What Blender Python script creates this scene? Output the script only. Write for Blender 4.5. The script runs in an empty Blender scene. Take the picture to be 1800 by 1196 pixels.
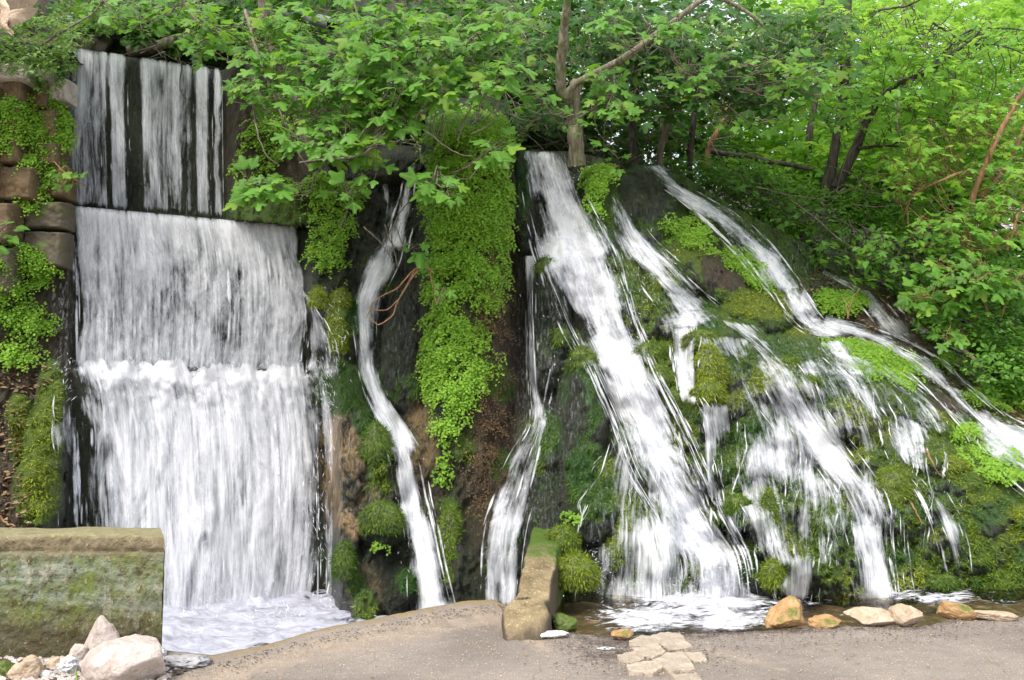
import bpy, math, random
import numpy as np
from mathutils import Vector
R = math.radians
SC = bpy.context.scene
C = SC.collection
rs = np.random.RandomState(7)
random.seed(7)

# ------------------------------------------------------------------ camera, sky, sun, exposure
F_PX = 1560.0            # focal length in pixels of the 1800 px wide photograph
PITCH = math.atan(102 / F_PX)
CAM_Z = 1.6
cam_d = bpy.data.cameras.new('camera')
cam = bpy.data.objects.new('camera', cam_d)
C.objects.link(cam)
cam_d.sensor_width = 36
cam_d.lens = 36 * F_PX / 1800
cam_d.clip_start = 0.05
cam_d.clip_end = 600
cam.location = (0, 0, CAM_Z)
cam.rotation_euler = (R(90) + PITCH, 0, 0)
SC.camera = cam
SUN_EL, SUN_AZ = 54, 212      # azimuth clockwise from +Y: behind the photographer
world = bpy.data.worlds.new('World')
SC.world = world
world.use_nodes = True
wn = world.node_tree
wn.nodes.clear()
w_out = wn.nodes.new('ShaderNodeOutputWorld')
w_bg = wn.nodes.new('ShaderNodeBackground')
w_sky = wn.nodes.new('ShaderNodeTexSky')
w_sky.sky_type = 'NISHITA'
w_sky.sun_disc = False
w_sky.sun_elevation = R(SUN_EL)
w_sky.sun_rotation = R(SUN_AZ)
w_sky.air_density = 1.0
w_sky.dust_density = 6.0
w_sky.ozone_density = 1.0
w_mix = wn.nodes.new('ShaderNodeMix')
w_mix.data_type = 'RGBA'
w_mix.inputs[0].default_value = 0.62
w_mix.inputs[7].default_value = (7.6, 7.9, 8.3, 1)      # the white cloud cover
w_bg.inputs[1].default_value = 0.108
wn.links.new(w_sky.outputs[0], w_mix.inputs[6])
wn.links.new(w_mix.outputs[2], w_bg.inputs[0])
wn.links.new(w_bg.outputs[0], w_out.inputs[0])
sun_d = bpy.data.lights.new('sun', 'SUN')
sun_d.energy = 1.5
sun_d.angle = R(14)
sun_d.color = (1.0, 0.96, 0.9)
sun = bpy.data.objects.new('sun', sun_d)
C.objects.link(sun)
_el, _az = R(SUN_EL), R(SUN_AZ)
sdir = Vector((math.sin(_az) * math.cos(_el), math.cos(_az) * math.cos(_el), math.sin(_el)))
sun.rotation_euler = sdir.to_track_quat('Z', 'Y').to_euler()
SC.view_settings.view_transform = 'Standard'
SC.view_settings.look = 'None'
SC.view_settings.exposure = 1.05
SC.view_settings.gamma = 1
SC.view_settings.use_curve_mapping = False
SC.cycles.max_bounces = 7
SC.cycles.diffuse_bounces = 3
SC.cycles.glossy_bounces = 2
SC.cycles.transmission_bounces = 4
SC.cycles.transparent_max_bounces = 14
SC.cycles.use_denoising = True

# ------------------------------------------------------------------ helpers: projection, noise, meshes
cp, sp_ = math.cos(PITCH), math.sin(PITCH)


def at(px, py, Y):
    """world point(s) seen at photo pixel (px,py) at distance Y along the ground"""
    px, py, Y = np.broadcast_arrays(np.asarray(px, float), np.asarray(py, float), np.asarray(Y, float))
    a = (px - 900) / F_PX
    b = (598 - py) / F_PX
    dy = cp - b * sp_
    dz = sp_ + b * cp
    t = Y / dy
    return np.stack([a * t, Y, CAM_Z + dz * t], -1)


def at_z(px, py, z):
    px, py, z = np.broadcast_arrays(np.asarray(px, float), np.asarray(py, float), np.asarray(z, float))
    b = (598 - py) / F_PX
    t = (z - CAM_Z) / (sp_ + b * cp)
    return np.stack([(px - 900) / F_PX * t, (cp - b * sp_) * t, z], -1)


def hsh(ix, iy, iz, s):
    h = (ix * 374761393 + iy * 668265263 + iz * 2147483647 + s * 974634777) & 0xffffffff
    h = ((h ^ (h >> 13)) * 1274126177) & 0xffffffff
    return ((h ^ (h >> 16)) & 0xffff) / 65535.0


def vnoise(x, y, z=0.0, s=0):
    x, y, z = np.broadcast_arrays(np.asarray(x, float), np.asarray(y, float), np.asarray(z, float))
    ix, iy, iz = np.floor(x).astype(np.int64), np.floor(y).astype(np.int64), np.floor(z).astype(np.int64)
    fx, fy, fz = x - ix, y - iy, z - iz
    fx, fy, fz = [f * f * (3 - 2 * f) for f in (fx, fy, fz)]
    r = 0
    for a in (0, 1):
        for b in (0, 1):
            for c in (0, 1):
                w = (fx if a else 1 - fx) * (fy if b else 1 - fy) * (fz if c else 1 - fz)
                r = r + w * hsh(ix + a, iy + b, iz + c, s)
    return r * 2 - 1


def fbm(x, y, z=0.0, o=4, s=0):
    r, a, t = 0, 1.0, 0
    for k in range(o):
        r = r + a * vnoise(x * 2 ** k, y * 2 ** k, z * 2 ** k, s + k * 17)
        t += a
        a *= 0.5
    return r / t


def sstep(a, b, x):
    t = np.clip((x - a) / (b - a), 0, 1)
    return t * t * (3 - 2 * t)


def mesh_np(name, verts, faces, mat=None, smooth=True, attrs=None, uv=None):
    """faces: (n,k) int array; attrs: {name: per-vertex float}; uv: per-vertex (n,2)"""
    me = bpy.data.meshes.new(name)
    verts = np.asarray(verts, np.float32).reshape(-1, 3)
    faces = np.asarray(faces, np.int32)
    n, k = faces.shape
    me.vertices.add(len(verts))
    me.vertices.foreach_set('co', verts.ravel())
    me.loops.add(n * k)
    me.loops.foreach_set('vertex_index', faces.ravel())
    me.polygons.add(n)
    me.polygons.foreach_set('loop_start', np.arange(0, n * k, k, dtype=np.int32))
    me.polygons.foreach_set('use_smooth', np.full(n, smooth, dtype=bool))
    if attrs:
        for an, v in attrs.items():
            v = np.asarray(v, np.float32)
            at_ = me.attributes.new(an, 'FLOAT', 'POINT')
            at_.data.foreach_set('value', v.ravel())
    if uv is not None:
        l = me.uv_layers.new(name='UVMap')
        l.data.foreach_set('uv', np.asarray(uv, np.float32)[faces.ravel()].ravel())
    me.update(calc_edges=True)
    if mat:
        me.materials.append(mat)
    return me


def obj(name, me, parent=None, kind=None, label=None, cat=None, group=None):
    o = bpy.data.objects.new(name, me)
    C.objects.link(o)
    if parent is not None:
        o.parent = parent
    tag(o, label, cat, group, kind)
    return o


def tag(o, label=None, cat=None, group=None, kind=None):
    if label: o['label'] = label
    if cat: o['category'] = cat
    if group: o['group'] = group
    if kind: o['kind'] = kind
    return o


def empty(name, label, cat, loc=(0, 0, 0), group=None):
    o = bpy.data.objects.new(name, None)
    C.objects.link(o)
    o.location = loc
    o.empty_display_size = 0.1
    return tag(o, label, cat, group)


def place(o, parent, loc=(0, 0, 0)):
    """child whose mesh is in world coordinates, under an Empty that stands elsewhere"""
    o.parent = parent
    l = parent.location
    o.location = (loc[0] - l[0], loc[1] - l[1], loc[2] - l[2])
    return o


def grid_faces(nr, nc):
    i = np.arange(nr - 1)[:, None] * nc + np.arange(nc - 1)[None, :]
    return np.stack([i, i + 1, i + nc + 1, i + nc], -1).reshape(-1, 4)


def join_np(parts):
    """parts: list of (verts, faces(n,k)) -> one"""
    V, Fs, o = [], [], 0
    for v, f in parts:
        V.append(v)
        Fs.append(np.asarray(f) + o)
        o += len(v)
    return np.concatenate(V), np.concatenate(Fs)


def tube_np(pts, radii, sides=7, wob=0.0, seed=0):
    pts = np.asarray(pts, float)
    n = len(pts)
    radii = np.broadcast_to(np.asarray(radii, float), (n,)) if np.ndim(radii) else np.full(n, radii)
    d = np.gradient(pts, axis=0)
    d /= np.linalg.norm(d, axis=1)[:, None] + 1e-9
    ref = np.tile(np.array([0.31, 0.9, 0.2]), (n, 1))
    a = np.cross(d, ref); a /= np.linalg.norm(a, axis=1)[:, None] + 1e-9
    b = np.cross(d, a)
    th = np.linspace(0, 2 * np.pi, sides, endpoint=False)
    rr = radii[:, None] * (1 + wob * vnoise(th[None, :] * 1.3, np.arange(n)[:, None] * 0.45, seed, seed))
    v = pts[:, None, :] + rr[:, :, None] * (np.cos(th)[None, :, None] * a[:, None, :] + np.sin(th)[None, :, None] * b[:, None, :])
    i = np.arange(n - 1)[:, None] * sides
    j = np.arange(sides)[None, :]
    f = np.stack([i + j, i + (j + 1) % sides, i + sides + (j + 1) % sides, i + sides + j], -1).reshape(-1, 4)
    v = v.reshape(-1, 3)
    c0, c1 = len(v), len(v) + 1
    v = np.concatenate([v, pts[:1], pts[-1:]])
    jj = np.arange(sides)
    f0 = np.stack([np.full(sides, c0), (jj + 1) % sides, jj, jj], -1)
    # caps as degenerate-free quads are not possible: use separate small fans
    e = (n - 1) * sides
    f1 = np.stack([np.full(sides, c1), e + jj, e + (jj + 1) % sides, e + (jj + 1) % sides], -1)
    return v, f


def resample(pts, n):
    """Catmull-Rom through pts (k,d) -> n points evenly in length"""
    P = np.asarray(pts, float)
    if len(P) == 2:
        return P[0] + (P[1] - P[0]) * np.linspace(0, 1, n)[:, None]
    Q = np.concatenate([[2 * P[0] - P[1]], P, [2 * P[-1] - P[-2]]])
    out = []
    for i in range(1, len(Q) - 2):
        t = np.linspace(0, 1, 12, endpoint=False)[:, None]
        p0, p1, p2, p3 = Q[i - 1], Q[i], Q[i + 1], Q[i + 2]
        out.append(0.5 * (2 * p1 + (p2 - p0) * t + (2 * p0 - 5 * p1 + 4 * p2 - p3) * t ** 2 + (3 * p1 - p0 - 3 * p2 + p3) * t ** 3))
    out = np.concatenate(out + [P[-1:]])
    s = np.concatenate([[0], np.cumsum(np.linalg.norm(np.diff(out, axis=0), axis=1))])
    q = np.linspace(0, s[-1], n)
    return np.stack([np.interp(q, s, out[:, k]) for k in range(P.shape[1])], -1)


# ------------------------------------------------------------------ materials
class NT:
    def __init__(s, name):
        s.m = bpy.data.materials.new(name)
        s.m.use_nodes = True
        s.t = s.m.node_tree
        s.t.nodes.clear()
        s.out = s.n('OutputMaterial')

    def n(s, typ, **kw):
        nd = s.t.nodes.new('ShaderNode' + typ)
        for k, v in kw.items():
            setattr(nd, k, v)
        return nd

    def l(s, a, b):
        s.t.links.new(a, b)

    def put(s, sock, v):
        if hasattr(v, 'is_linked'):
            s.l(v, sock)
        elif isinstance(v, (tuple, list)) and len(v) == 3 and sock.type == 'RGBA':
            sock.default_value = (*v, 1)
        else:
            sock.default_value = v

    def math(s, op, a, b=0.0, c=None, clamp=False):
        nd = s.n('Math', operation=op, use_clamp=clamp)
        s.put(nd.inputs[0], a); s.put(nd.inputs[1], b)
        if c is not None: s.put(nd.inputs[2], c)
        return nd.outputs[0]

    def attr(s, name):
        return s.n('Attribute', attribute_name=name).outputs['Fac']

    def noise(s, vec, scale, detail=3, rough=0.55, dist=0.0, dim='3D', w=None):
        nd = s.n('TexNoise', noise_dimensions=dim)
        if vec is not None: s.l(vec, nd.inputs['Vector'])
        nd.inputs['Scale'].default_value = scale
        nd.inputs['Detail'].default_value = detail
        nd.inputs['Roughness'].default_value = rough
        nd.inputs['Distortion'].default_value = dist
        if w is not None: s.put(nd.inputs['W'], w)
        return nd.outputs['Fac']

    def mapping(s, vec, scale=(1, 1, 1), loc=(0, 0, 0)):
        nd = s.n('Mapping')
        s.l(vec, nd.inputs[0])
        nd.inputs['Scale'].default_value = scale
        nd.inputs['Location'].default_value = loc
        return nd.outputs[0]

    def mix(s, f, a, b, blend='MIX'):
        nd = s.n('Mix', data_type='RGBA', blend_type=blend)
        s.put(nd.inputs[0], f); s.put(nd.inputs[6], a); s.put(nd.inputs[7], b)
        return nd.outputs[2]

    def ramp(s, fac, *stops):
        nd = s.n('ValToRGB')
        s.put(nd.inputs[0], fac)
        e = nd.color_ramp.elements
        while len(e) < len(stops): e.new(0.5)
        for k, (p, c) in enumerate(stops):
            e[k].position = p
            e[k].color = (c, c, c, 1) if not isinstance(c, tuple) else (*c, 1)
        return nd.outputs[0]

    def mr(s, v, a, b, c=0.0, d=1.0):
        nd = s.n('MapRange', clamp=True)
        s.put(nd.inputs[0], v)
        for k, q in enumerate((a, b, c, d)): s.put(nd.inputs[k + 1], q)
        return nd.outputs[0]

    def bump(s, h, strength=0.5, dist=0.02, nrm=None):
        nd = s.n('Bump')
        s.put(nd.inputs['Strength'], strength)
        s.put(nd.inputs['Distance'], dist)
        s.l(h, nd.inputs['Height'])
        if nrm: s.l(nrm, nd.inputs['Normal'])
        return nd.outputs[0]

    def pbr(s, col, rough=0.6, spec=0.5, normal=None, **kw):
        nd = s.n('BsdfPrincipled')
        s.put(nd.inputs['Base Color'], col)
        s.put(nd.inputs['Roughness'], rough)
        s.put(nd.inputs['Specular IOR Level'], spec)
        if normal: s.l(normal, nd.inputs['Normal'])
        for k, v in kw.items(): s.put(nd.inputs[k.replace('_', ' ')], v)
        return nd.outputs[0]

    def done(s, sh):
        s.l(sh, s.out.inputs[0])
        return s.m

    def geo(s):
        return s.n('NewGeometry').outputs['Position']

    def oc(s):
        return s.n('TexCoord').outputs['Object']


def mat_leaf(name, col, trans, rough=0.48, spec=.28, tf=0.45, var=0.5, yel=(0.30, 0.42, 0.04)):
    t = NT(name)
    oi = t.n('ObjectInfo').outputs['Random']
    r = t.math('FRACT', t.math('ADD', t.attr('rnd'), t.math('MULTIPLY', oi, 7.31)))
    r2 = t.math('FRACT', t.math('MULTIPLY', r, 13.7))
    dark = tuple(c * (1 - var) for c in col)
    lite = tuple(min(1, c * (1 + var)) for c in col)
    c = t.mix(r, dark, lite)
    c = t.mix(t.mr(r2, 0.8, 1.0, 0, 0.75), c, yel)
    c = t.mix(t.math('MULTIPLY', t.math('POWER', t.attr('vein'), 5.0), 0.45), c, tuple(min(1, q * 2.1 + .04) for q in col))
    nz = t.noise(t.geo(), 55, 2)
    c = t.mix(t.mr(nz, 0.3, 0.75, 0, 0.25), c, tuple(q * 0.6 for q in col))
    nb = t.bump(nz, 0.25, 0.01)
    p = t.pbr(c, rough, spec, nb)
    tr = t.n('BsdfTranslucent')
    t.put(tr.inputs[0], t.mix(r, trans, tuple(q * 0.7 for q in trans)))
    mx = t.n('MixShader')
    mx.inputs[0].default_value = tf
    t.l(p, mx.inputs[1]); t.l(tr.outputs[0], mx.inputs[2])
    return t.done(mx.outputs[0])


M = {}
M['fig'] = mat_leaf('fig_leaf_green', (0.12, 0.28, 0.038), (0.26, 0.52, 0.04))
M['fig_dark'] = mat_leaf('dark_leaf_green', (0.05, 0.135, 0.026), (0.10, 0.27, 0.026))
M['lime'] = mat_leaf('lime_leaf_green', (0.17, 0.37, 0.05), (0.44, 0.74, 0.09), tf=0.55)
M['sage'] = mat_leaf('herb_leaf_green', (0.15, 0.27, 0.07), (0.25, 0.42, 0.08), rough=0.6, tf=0.35)
M['fern'] = mat_leaf('fern_green', (0.26, 0.46, 0.05), (0.36, 0.68, 0.08), rough=0.55, tf=0.4, var=0.3, yel=(0.38, 0.55, 0.05))
M['dryfern'] = mat_leaf('dry_fern_brown', (0.13, 0.085, 0.045), (0.2, 0.12, 0.05), rough=0.8, tf=0.2, var=0.5, yel=(0.2, 0.15, 0.05))
M['deadleaf'] = mat_leaf('dead_leaf_tan', (0.30, 0.21, 0.12), (0.35, 0.22, 0.1), rough=0.7, tf=0.25, var=0.5, yel=(0.4, 0.3, 0.2))


def mat_bark(name, a, b, mossy=0.0):
    t = NT(name)
    g = t.geo()
    n1 = t.noise(t.mapping(g, (30, 30, 5)), 1, 4)
    n2 = t.noise(g, 6, 3)
    c = t.mix(t.mr(n1, .35, .7), a, b)
    if mossy: c = t.mix(t.mr(n2, .62 - mossy, .7, 0, .85), c, (0.09, 0.13, 0.03))
    return t.done(t.pbr(c, 0.8, 0.3, t.bump(n1, 0.7, 0.02)))


M['bark'] = mat_bark('fig_bark', (0.11, 0.085, 0.065), (0.30, 0.25, 0.20))
M['bark_moss'] = mat_bark('mossy_bark', (0.12, 0.10, 0.07), (0.34, 0.30, 0.22), 0.12)
M['bark_dark'] = mat_bark('dark_bark', (0.035, 0.03, 0.025), (0.12, 0.10, 0.085))
M['bark_orange'] = mat_bark('orange_bark', (0.20, 0.11, 0.06), (0.42, 0.25, 0.13))


def mat_rockface():
    t = NT('wet_tufa_rock')
    g = t.geo()
    n1 = t.noise(t.mapping(g, (1, 1, 0.55)), 3.2, 6, 0.6)
    n2 = t.noise(t.mapping(g, (1, 1, 0.3)), 22, 5, 0.65, 0.6)
    n3 = t.noise(g, 90, 3, 0.6)
    c = t.mix(t.mr(n1, .35, .65), (0.009, 0.012, 0.006), (0.036, 0.044, 0.022))
    c = t.mix(t.mr(n2, .55, .75, 0, .4), c, (0.12, 0.115, 0.09))
    # ochre / tan tufa
    och = t.math('MULTIPLY', t.attr('ochre'), t.mr(t.math('ADD', n2, t.math('MULTIPLY', t.math('SUBTRACT', n1, .5), .9)), .36, .58))
    c = t.mix(och, c, t.mix(n3, (0.30, 0.17, 0.06), (0.62, 0.44, 0.24)))
    # brown soil and roots
    c = t.mix(t.math('MULTIPLY', t.attr('soil'), t.mr(n2, .3, .6, .5, 1)), c, t.mix(n2, (0.025, 0.018, 0.012), (0.17, 0.115, 0.075)))
    # moss
    mn = t.math('ADD', t.attr('moss'), t.math('MULTIPLY', t.math('SUBTRACT', n2, .5), .9))
    mf = t.mr(mn, .36, .58)
    mc = t.mix(t.mr(n3, .3, .7), (0.014, 0.046, 0.008), (0.042, 0.115, 0.012))
    yc = t.mix(t.mr(n3, .3, .7), (0.07, 0.11, 0.009), (0.17, 0.22, 0.012))
    mc = t.mix(t.math('MULTIPLY', t.attr('yellow'), t.mr(n2, .3, .6, .6, 1)), mc, yc)
    c = t.mix(mf, c, mc)
    # thin lime crust / trickles of white water on wet rock
    st = t.noise(t.mapping(g, (55, 20, 9)), 1, 4, .6, 0.8)
    c = t.mix(t.math('MULTIPLY', t.attr('trickle'), t.mr(st, .52, .68)), c, (0.75, 0.78, 0.82))
    h = t.math('ADD', t.math('MULTIPLY', n2, 1.0), t.math('MULTIPLY', n3, .35))
    wet = t.attr('wet')
    rough = t.math('SUBTRACT', .85, t.math('MULTIPLY', wet, t.mr(mf, 0, 1, .62, .3)))
    return t.done(t.pbr(c, rough, 0.5, t.bump(h, 1.0, 0.06)))


M['rockface'] = mat_rockface()


def mat_moss():
    t = NT('moss_blades')
    r = t.attr('rnd')
    a = t.mix(r, (0.022, 0.075, 0.012), (0.075, 0.20, 0.02))
    b = t.mix(r, (0.18, 0.25, 0.012), (0.46, 0.52, 0.022))
    c = t.mix(t.attr('yellow'), a, b)
    p = t.pbr(c, 0.6, 0.35)
    tr = t.n('BsdfTranslucent'); t.put(tr.inputs[0], c)
    mx = t.n('MixShader'); mx.inputs[0].default_value = .3
    t.l(p, mx.inputs[1]); t.l(tr.outputs[0], mx.inputs[2])
    return t.done(mx.outputs[0])


M['moss'] = mat_moss()


def mat_water():
    t = NT('falling_water')
    uv = t.n('TexCoord').outputs['UV']
    u1 = t.noise(t.mapping(uv, (24, 1.3, 1)), 1, 4, .6, .5)
    u2 = t.noise(t.mapping(uv, (70, 2.2, 1)), 1, 3, .6, .4)
    u3 = t.noise(t.mapping(uv, (4.2, .85, 1)), 1, 5, .65, 1.0)
    frag = t.noise(t.mapping(uv, (22, 8, 1)), 1, 4, .65, .6)
    br = t.attr('broken')
    fine = t.math('ADD', t.math('MULTIPLY', t.math('SUBTRACT', u1, .5), 2.3), t.math('MULTIPLY', t.math('SUBTRACT', u2, .5), 1.0))
    fr = t.math('MULTIPLY', t.math('SUBTRACT', frag, .5), t.math('MULTIPLY', br, 3.0))
    big = t.math('MULTIPLY', t.math('SUBTRACT', u3, .5), 4.2)
    s = t.math('ADD', t.math('ADD', t.math('ADD', fine, fr), big), t.math('MULTIPLY', t.math('SUBTRACT', t.attr('dens'), .5), 2.6))
    s = t.math('ADD', s, t.math('MULTIPLY', t.math('SUBTRACT', t.attr('edge'), 1), 1.9))
    alpha = t.mr(s, -.25, 1.15, 0.0, 0.98)
    alpha = t.math('MULTIPLY', alpha, t.mr(t.attr('edge'), 0, .12))
    col = t.mix(t.mr(s, -.2, 1.4), (0.74, 0.77, 0.85), (0.98, 0.98, 1.0))
    h = t.math('ADD', u1, t.math('ADD', t.math('MULTIPLY', u2, .5), t.math('MULTIPLY', frag, t.math('MULTIPLY', br, .6))))
    nb = t.bump(h, 0.28, 0.03)
    p = t.pbr(col, 0.32, 0.4, nb)
    tl = t.n('BsdfTranslucent'); t.put(tl.inputs[0], (0.95, 0.96, 1.0)); t.l(nb, tl.inputs['Normal'])
    m0 = t.n('MixShader'); m0.inputs[0].default_value = .35
    t.l(p, m0.inputs[1]); t.l(tl.outputs[0], m0.inputs[2])
    tp = t.n('BsdfTransparent')
    mx = t.n('MixShader')
    t.l(alpha, mx.inputs[0]); t.l(tp.outputs[0], mx.inputs[1]); t.l(m0.outputs[0], mx.inputs[2])
    return t.done(mx.outputs[0])


M['water'] = mat_water()


def mat_pool(name, foamcol, tint, scale=1.0):
    t = NT(name)
    g = t.geo()
    w1 = t.noise(t.mapping(g, (3.0, 5.5, 3)), 1.6 * scale, 4, .6, 1.2)
    w2 = t.noise(t.mapping(g, (9, 18, 9)), 1.0 * scale, 4, .6, 1.5)
    n = t.bump(t.math('ADD', w1, t.math('MULTIPLY', w2, .5)), .6, .05)
    f = t.math('ADD', t.math('ADD', t.attr('foam'), t.math('MULTIPLY', t.math('SUBTRACT', w1, .5), 1.5)), t.math('MULTIPLY', t.math('SUBTRACT', w2, .5), 1.3))
    f = t.mr(f, .42, .8, 0, .97)
    gl = t.n('BsdfGlossy'); gl.inputs['Roughness'].default_value = .08; t.l(n, gl.inputs['Normal'])
    tp = t.n('BsdfTransparent'); t.put(tp.inputs[0], tint)
    fz = t.n('Fresnel'); fz.inputs[0].default_value = 1.33; t.l(n, fz.inputs['Normal'])
    m0 = t.n('MixShader'); t.l(fz.outputs[0], m0.inputs[0]); t.l(tp.outputs[0], m0.inputs[1]); t.l(gl.outputs[0], m0.inputs[2])
    fo = t.pbr(t.mix(t.mr(t.math('ADD', w1, t.math('MULTIPLY', w2, .6)), .6, 1.0), tuple(q * .55 for q in foamcol), foamcol), .5, .4, n)
    m1 = t.n('MixShader'); t.l(f, m1.inputs[0]); t.l(m0.outputs[0], m1.inputs[1]); t.l(fo, m1.inputs[2])
    return t.done(m1.outputs[0])


M['pool'] = mat_pool('pool_water', (0.74, 0.75, 0.80), (0.90, 0.84, 0.72))
M['basin'] = mat_pool('basin_water', (0.56, 0.57, 0.67), (0.5, 0.56, 0.62), 0.6)


def mat_bed():
    t = NT('stony_bed')
    g = t.geo()
    v = t.n('TexVoronoi'); v.inputs['Scale'].default_value = 9
    t.l(t.mapping(g, (1, 1, .2)), v.inputs['Vector'])
    n = t.noise(g, 5, 4)
    c = t.mix(t.mr(n, .3, .7), (0.24, 0.17, 0.10), (0.60, 0.45, 0.31))
    c = t.mix(t.mr(v.outputs['Distance'], .0, .5, 0, .7), c, (0.06, 0.07, 0.035))
    return t.done(t.pbr(c, .6, .4, t.bump(v.outputs['Distance'], .6, .04)))


M['bed'] = mat_bed()


def mat_ground():
    t = NT('worn_asphalt_and_grit')
    g = t.geo()
    big = t.noise(g, 0.9, 5, .6, .4)
    med = t.noise(g, 7, 5, .65)
    grit = t.noise(g, 160, 2, .6)
    v = t.n('TexVoronoi'); v.inputs['Scale'].default_value = 120; t.l(g, v.inputs['Vector'])
    c = t.mix(t.mr(big, .35, .65), (0.26, 0.222, 0.188), (0.41, 0.35, 0.30))
    c = t.mix(t.mr(med, .5, .75, 0, .6), c, (0.22, 0.18, 0.15))
    pale = t.mr(t.math('ADD', t.attr('pale'), t.math('MULTIPLY', t.math('SUBTRACT', med, .5), 1.2)), .35, .7)
    c = t.mix(pale, c, t.mix(med, (0.30, 0.23, 0.17), (0.58, 0.48, 0.38)))
    och = t.mr(t.math('ADD', t.attr('rim'), t.math('MULTIPLY', t.math('SUBTRACT', med, .5), .9)), .4, .65)
    c = t.mix(och, c, t.mix(med, (0.24, 0.17, 0.07), (0.42, 0.32, 0.15)))
    dk = t.mr(t.math('ADD', t.attr('dirt'), t.math('MULTIPLY', t.math('SUBTRACT', med, .5), 1.4)), .5, .8, 0, .85)
    c = t.mix(dk, c, (0.085, 0.065, 0.055))
    c = t.mix(t.mr(grit, .35, .65, .0, .6), c, (0.10, 0.085, 0.075))
    c = t.mix(t.mr(v.outputs['Distance'], .0, .16, .5, 0), c, (0.72, 0.66, 0.58))
    vc = t.n('TexVoronoi', feature='DISTANCE_TO_EDGE'); vc.inputs['Scale'].default_value = 1.3
    wv = t.n('VectorMath', operation='ADD'); t.l(g, wv.inputs[0]); cb = t.n('CombineXYZ'); t.l(big, cb.inputs[0]); t.l(med, cb.inputs[1]); t.l(cb.outputs[0], wv.inputs[1]); t.l(wv.outputs[0], vc.inputs['Vector'])
    c = t.mix(t.math('MULTIPLY', t.mr(vc.outputs['Distance'], 0, .008, .45, 0), t.mr(big, .5, .58)), c, (0.08, 0.065, 0.055))
    sp = t.noise(g, 38, 3, .7)
    c = t.mix(t.mr(sp, .60, .70, 0, .55), c, (0.12, 0.10, 0.085))
    c = t.mix(t.mr(sp, .36, .26, 0, .5), c, (0.62, 0.55, 0.46))
    h = t.math('ADD', t.math('MULTIPLY', med, 1.2), t.math('ADD', t.math('MULTIPLY', grit, .3), t.math('MULTIPLY', v.outputs['Distance'], .25)))
    return t.done(t.pbr(c, .85, .3, t.bump(h, .7, .012)))


M['ground'] = mat_ground()


def mat_hill():
    t = NT('leaf_litter_soil')
    g = t.geo()
    n = t.noise(g, 9, 5, .7)
    n0 = t.noise(g, 1.2, 4, .6)
    c = t.mix(t.mr(n, .35, .7), (0.02, 0.014, 0.009), (0.16, 0.11, 0.075))
    c = t.mix(t.mr(n0, .45, .6, 0, .8), c, (0.03, 0.07, 0.012))
    return t.done(t.pbr(c, .9, .2, t.bump(n, .9, .05)))


M['hill'] = mat_hill()


def mat_stone(name, a, b, spots, gloss=.7, scale=6, mossy=0.0, cracks=.3):
    t = NT(name)
    g = t.oc()
    oi = t.n('ObjectInfo').outputs['Random']
    n1 = t.noise(g, scale, 6, .62, .5)
    n2 = t.noise(g, scale * 7, 4, .6)
    c = t.mix(t.mr(n1, .3, .7), a, b)
    c = t.mix(t.mr(n2, .58, .72, 0, .6), c, spots)
    c = t.mix(t.math('MULTIPLY', oi, .25), c, tuple(q * .6 for q in a))
    if mossy:
        n3 = t.noise(g, scale * .8, 4, .65)
        nz = t.n('SeparateXYZ'); t.l(t.n('NewGeometry').outputs['Normal'], nz.inputs[0])
        k = t.math('ADD', n3, t.math('MULTIPLY', nz.outputs[2], .12))
        c = t.mix(t.mr(k, .62 - mossy, .74 - mossy, 0, .9), c, t.mix(n2, (0.05, 0.10, 0.012), (0.16, 0.21, 0.03)))
    v = t.n('TexVoronoi', feature='DISTANCE_TO_EDGE'); v.inputs['Scale'].default_value = scale * .7
    wv = t.n('VectorMath', operation='ADD'); t.l(g, wv.inputs[0])
    cmb = t.n('CombineXYZ'); t.l(n1, cmb.inputs[0]); t.l(n1, cmb.inputs[2]); t.l(cmb.outputs[0], wv.inputs[1])
    t.l(wv.outputs[0], v.inputs['Vector'])
    c = t.mix(t.mr(v.outputs['Distance'], 0, .05, cracks, 0), c, tuple(q * .35 for q in a))
    h = t.math('ADD', n1, t.math('MULTIPLY', n2, .35))
    return t.done(t.pbr(c, gloss, .35, t.bump(h, .8, .03)))


M['whitestone'] = mat_stone('pale_limestone', (0.42, 0.34, 0.30), (0.74, 0.66, 0.60), (0.30, 0.20, 0.16))
M['ochrestone'] = mat_stone('ochre_limestone', (0.32, 0.165, 0.06), (0.66, 0.44, 0.22), (0.24, 0.12, 0.05), mossy=.02)
M['tanstone'] = mat_stone('tan_limestone', (0.42, 0.30, 0.19), (0.72, 0.58, 0.44), (0.24, 0.15, 0.08))
M['paver'] = mat_stone('worn_paver', (0.36, 0.29, 0.22), (0.58, 0.49, 0.39), (0.70, 0.62, 0.52), scale=9, cracks=.15)
M['wallstone'] = mat_stone('ochre_wall_block', (0.065, 0.05, 0.03), (0.26, 0.17, 0.08), (0.10, 0.07, 0.045), scale=3.4, mossy=-.04)
M['mortar'] = mat_stone('dark_mortar', (0.07, 0.06, 0.045), (0.20, 0.16, 0.11), (0.05, 0.04, 0.03), scale=4, mossy=.06)
M['mossstone'] = mat_stone('mossy_wet_stone', (0.05, 0.05, 0.035), (0.13, 0.12, 0.08), (0.03, 0.03, 0.02), gloss=.4, mossy=.2)


def mat_simple(name, col, rough=.5, spec=.5, bump=0.0, **kw):
    t = NT(name)
    n = t.noise(t.oc(), 14, 4)
    c = t.mix(t.mr(n, .3, .7), tuple(q * .7 for q in col), col)
    return t.done(t.pbr(c, rough, spec, t.bump(n, bump or .2, .02), **kw))


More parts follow.
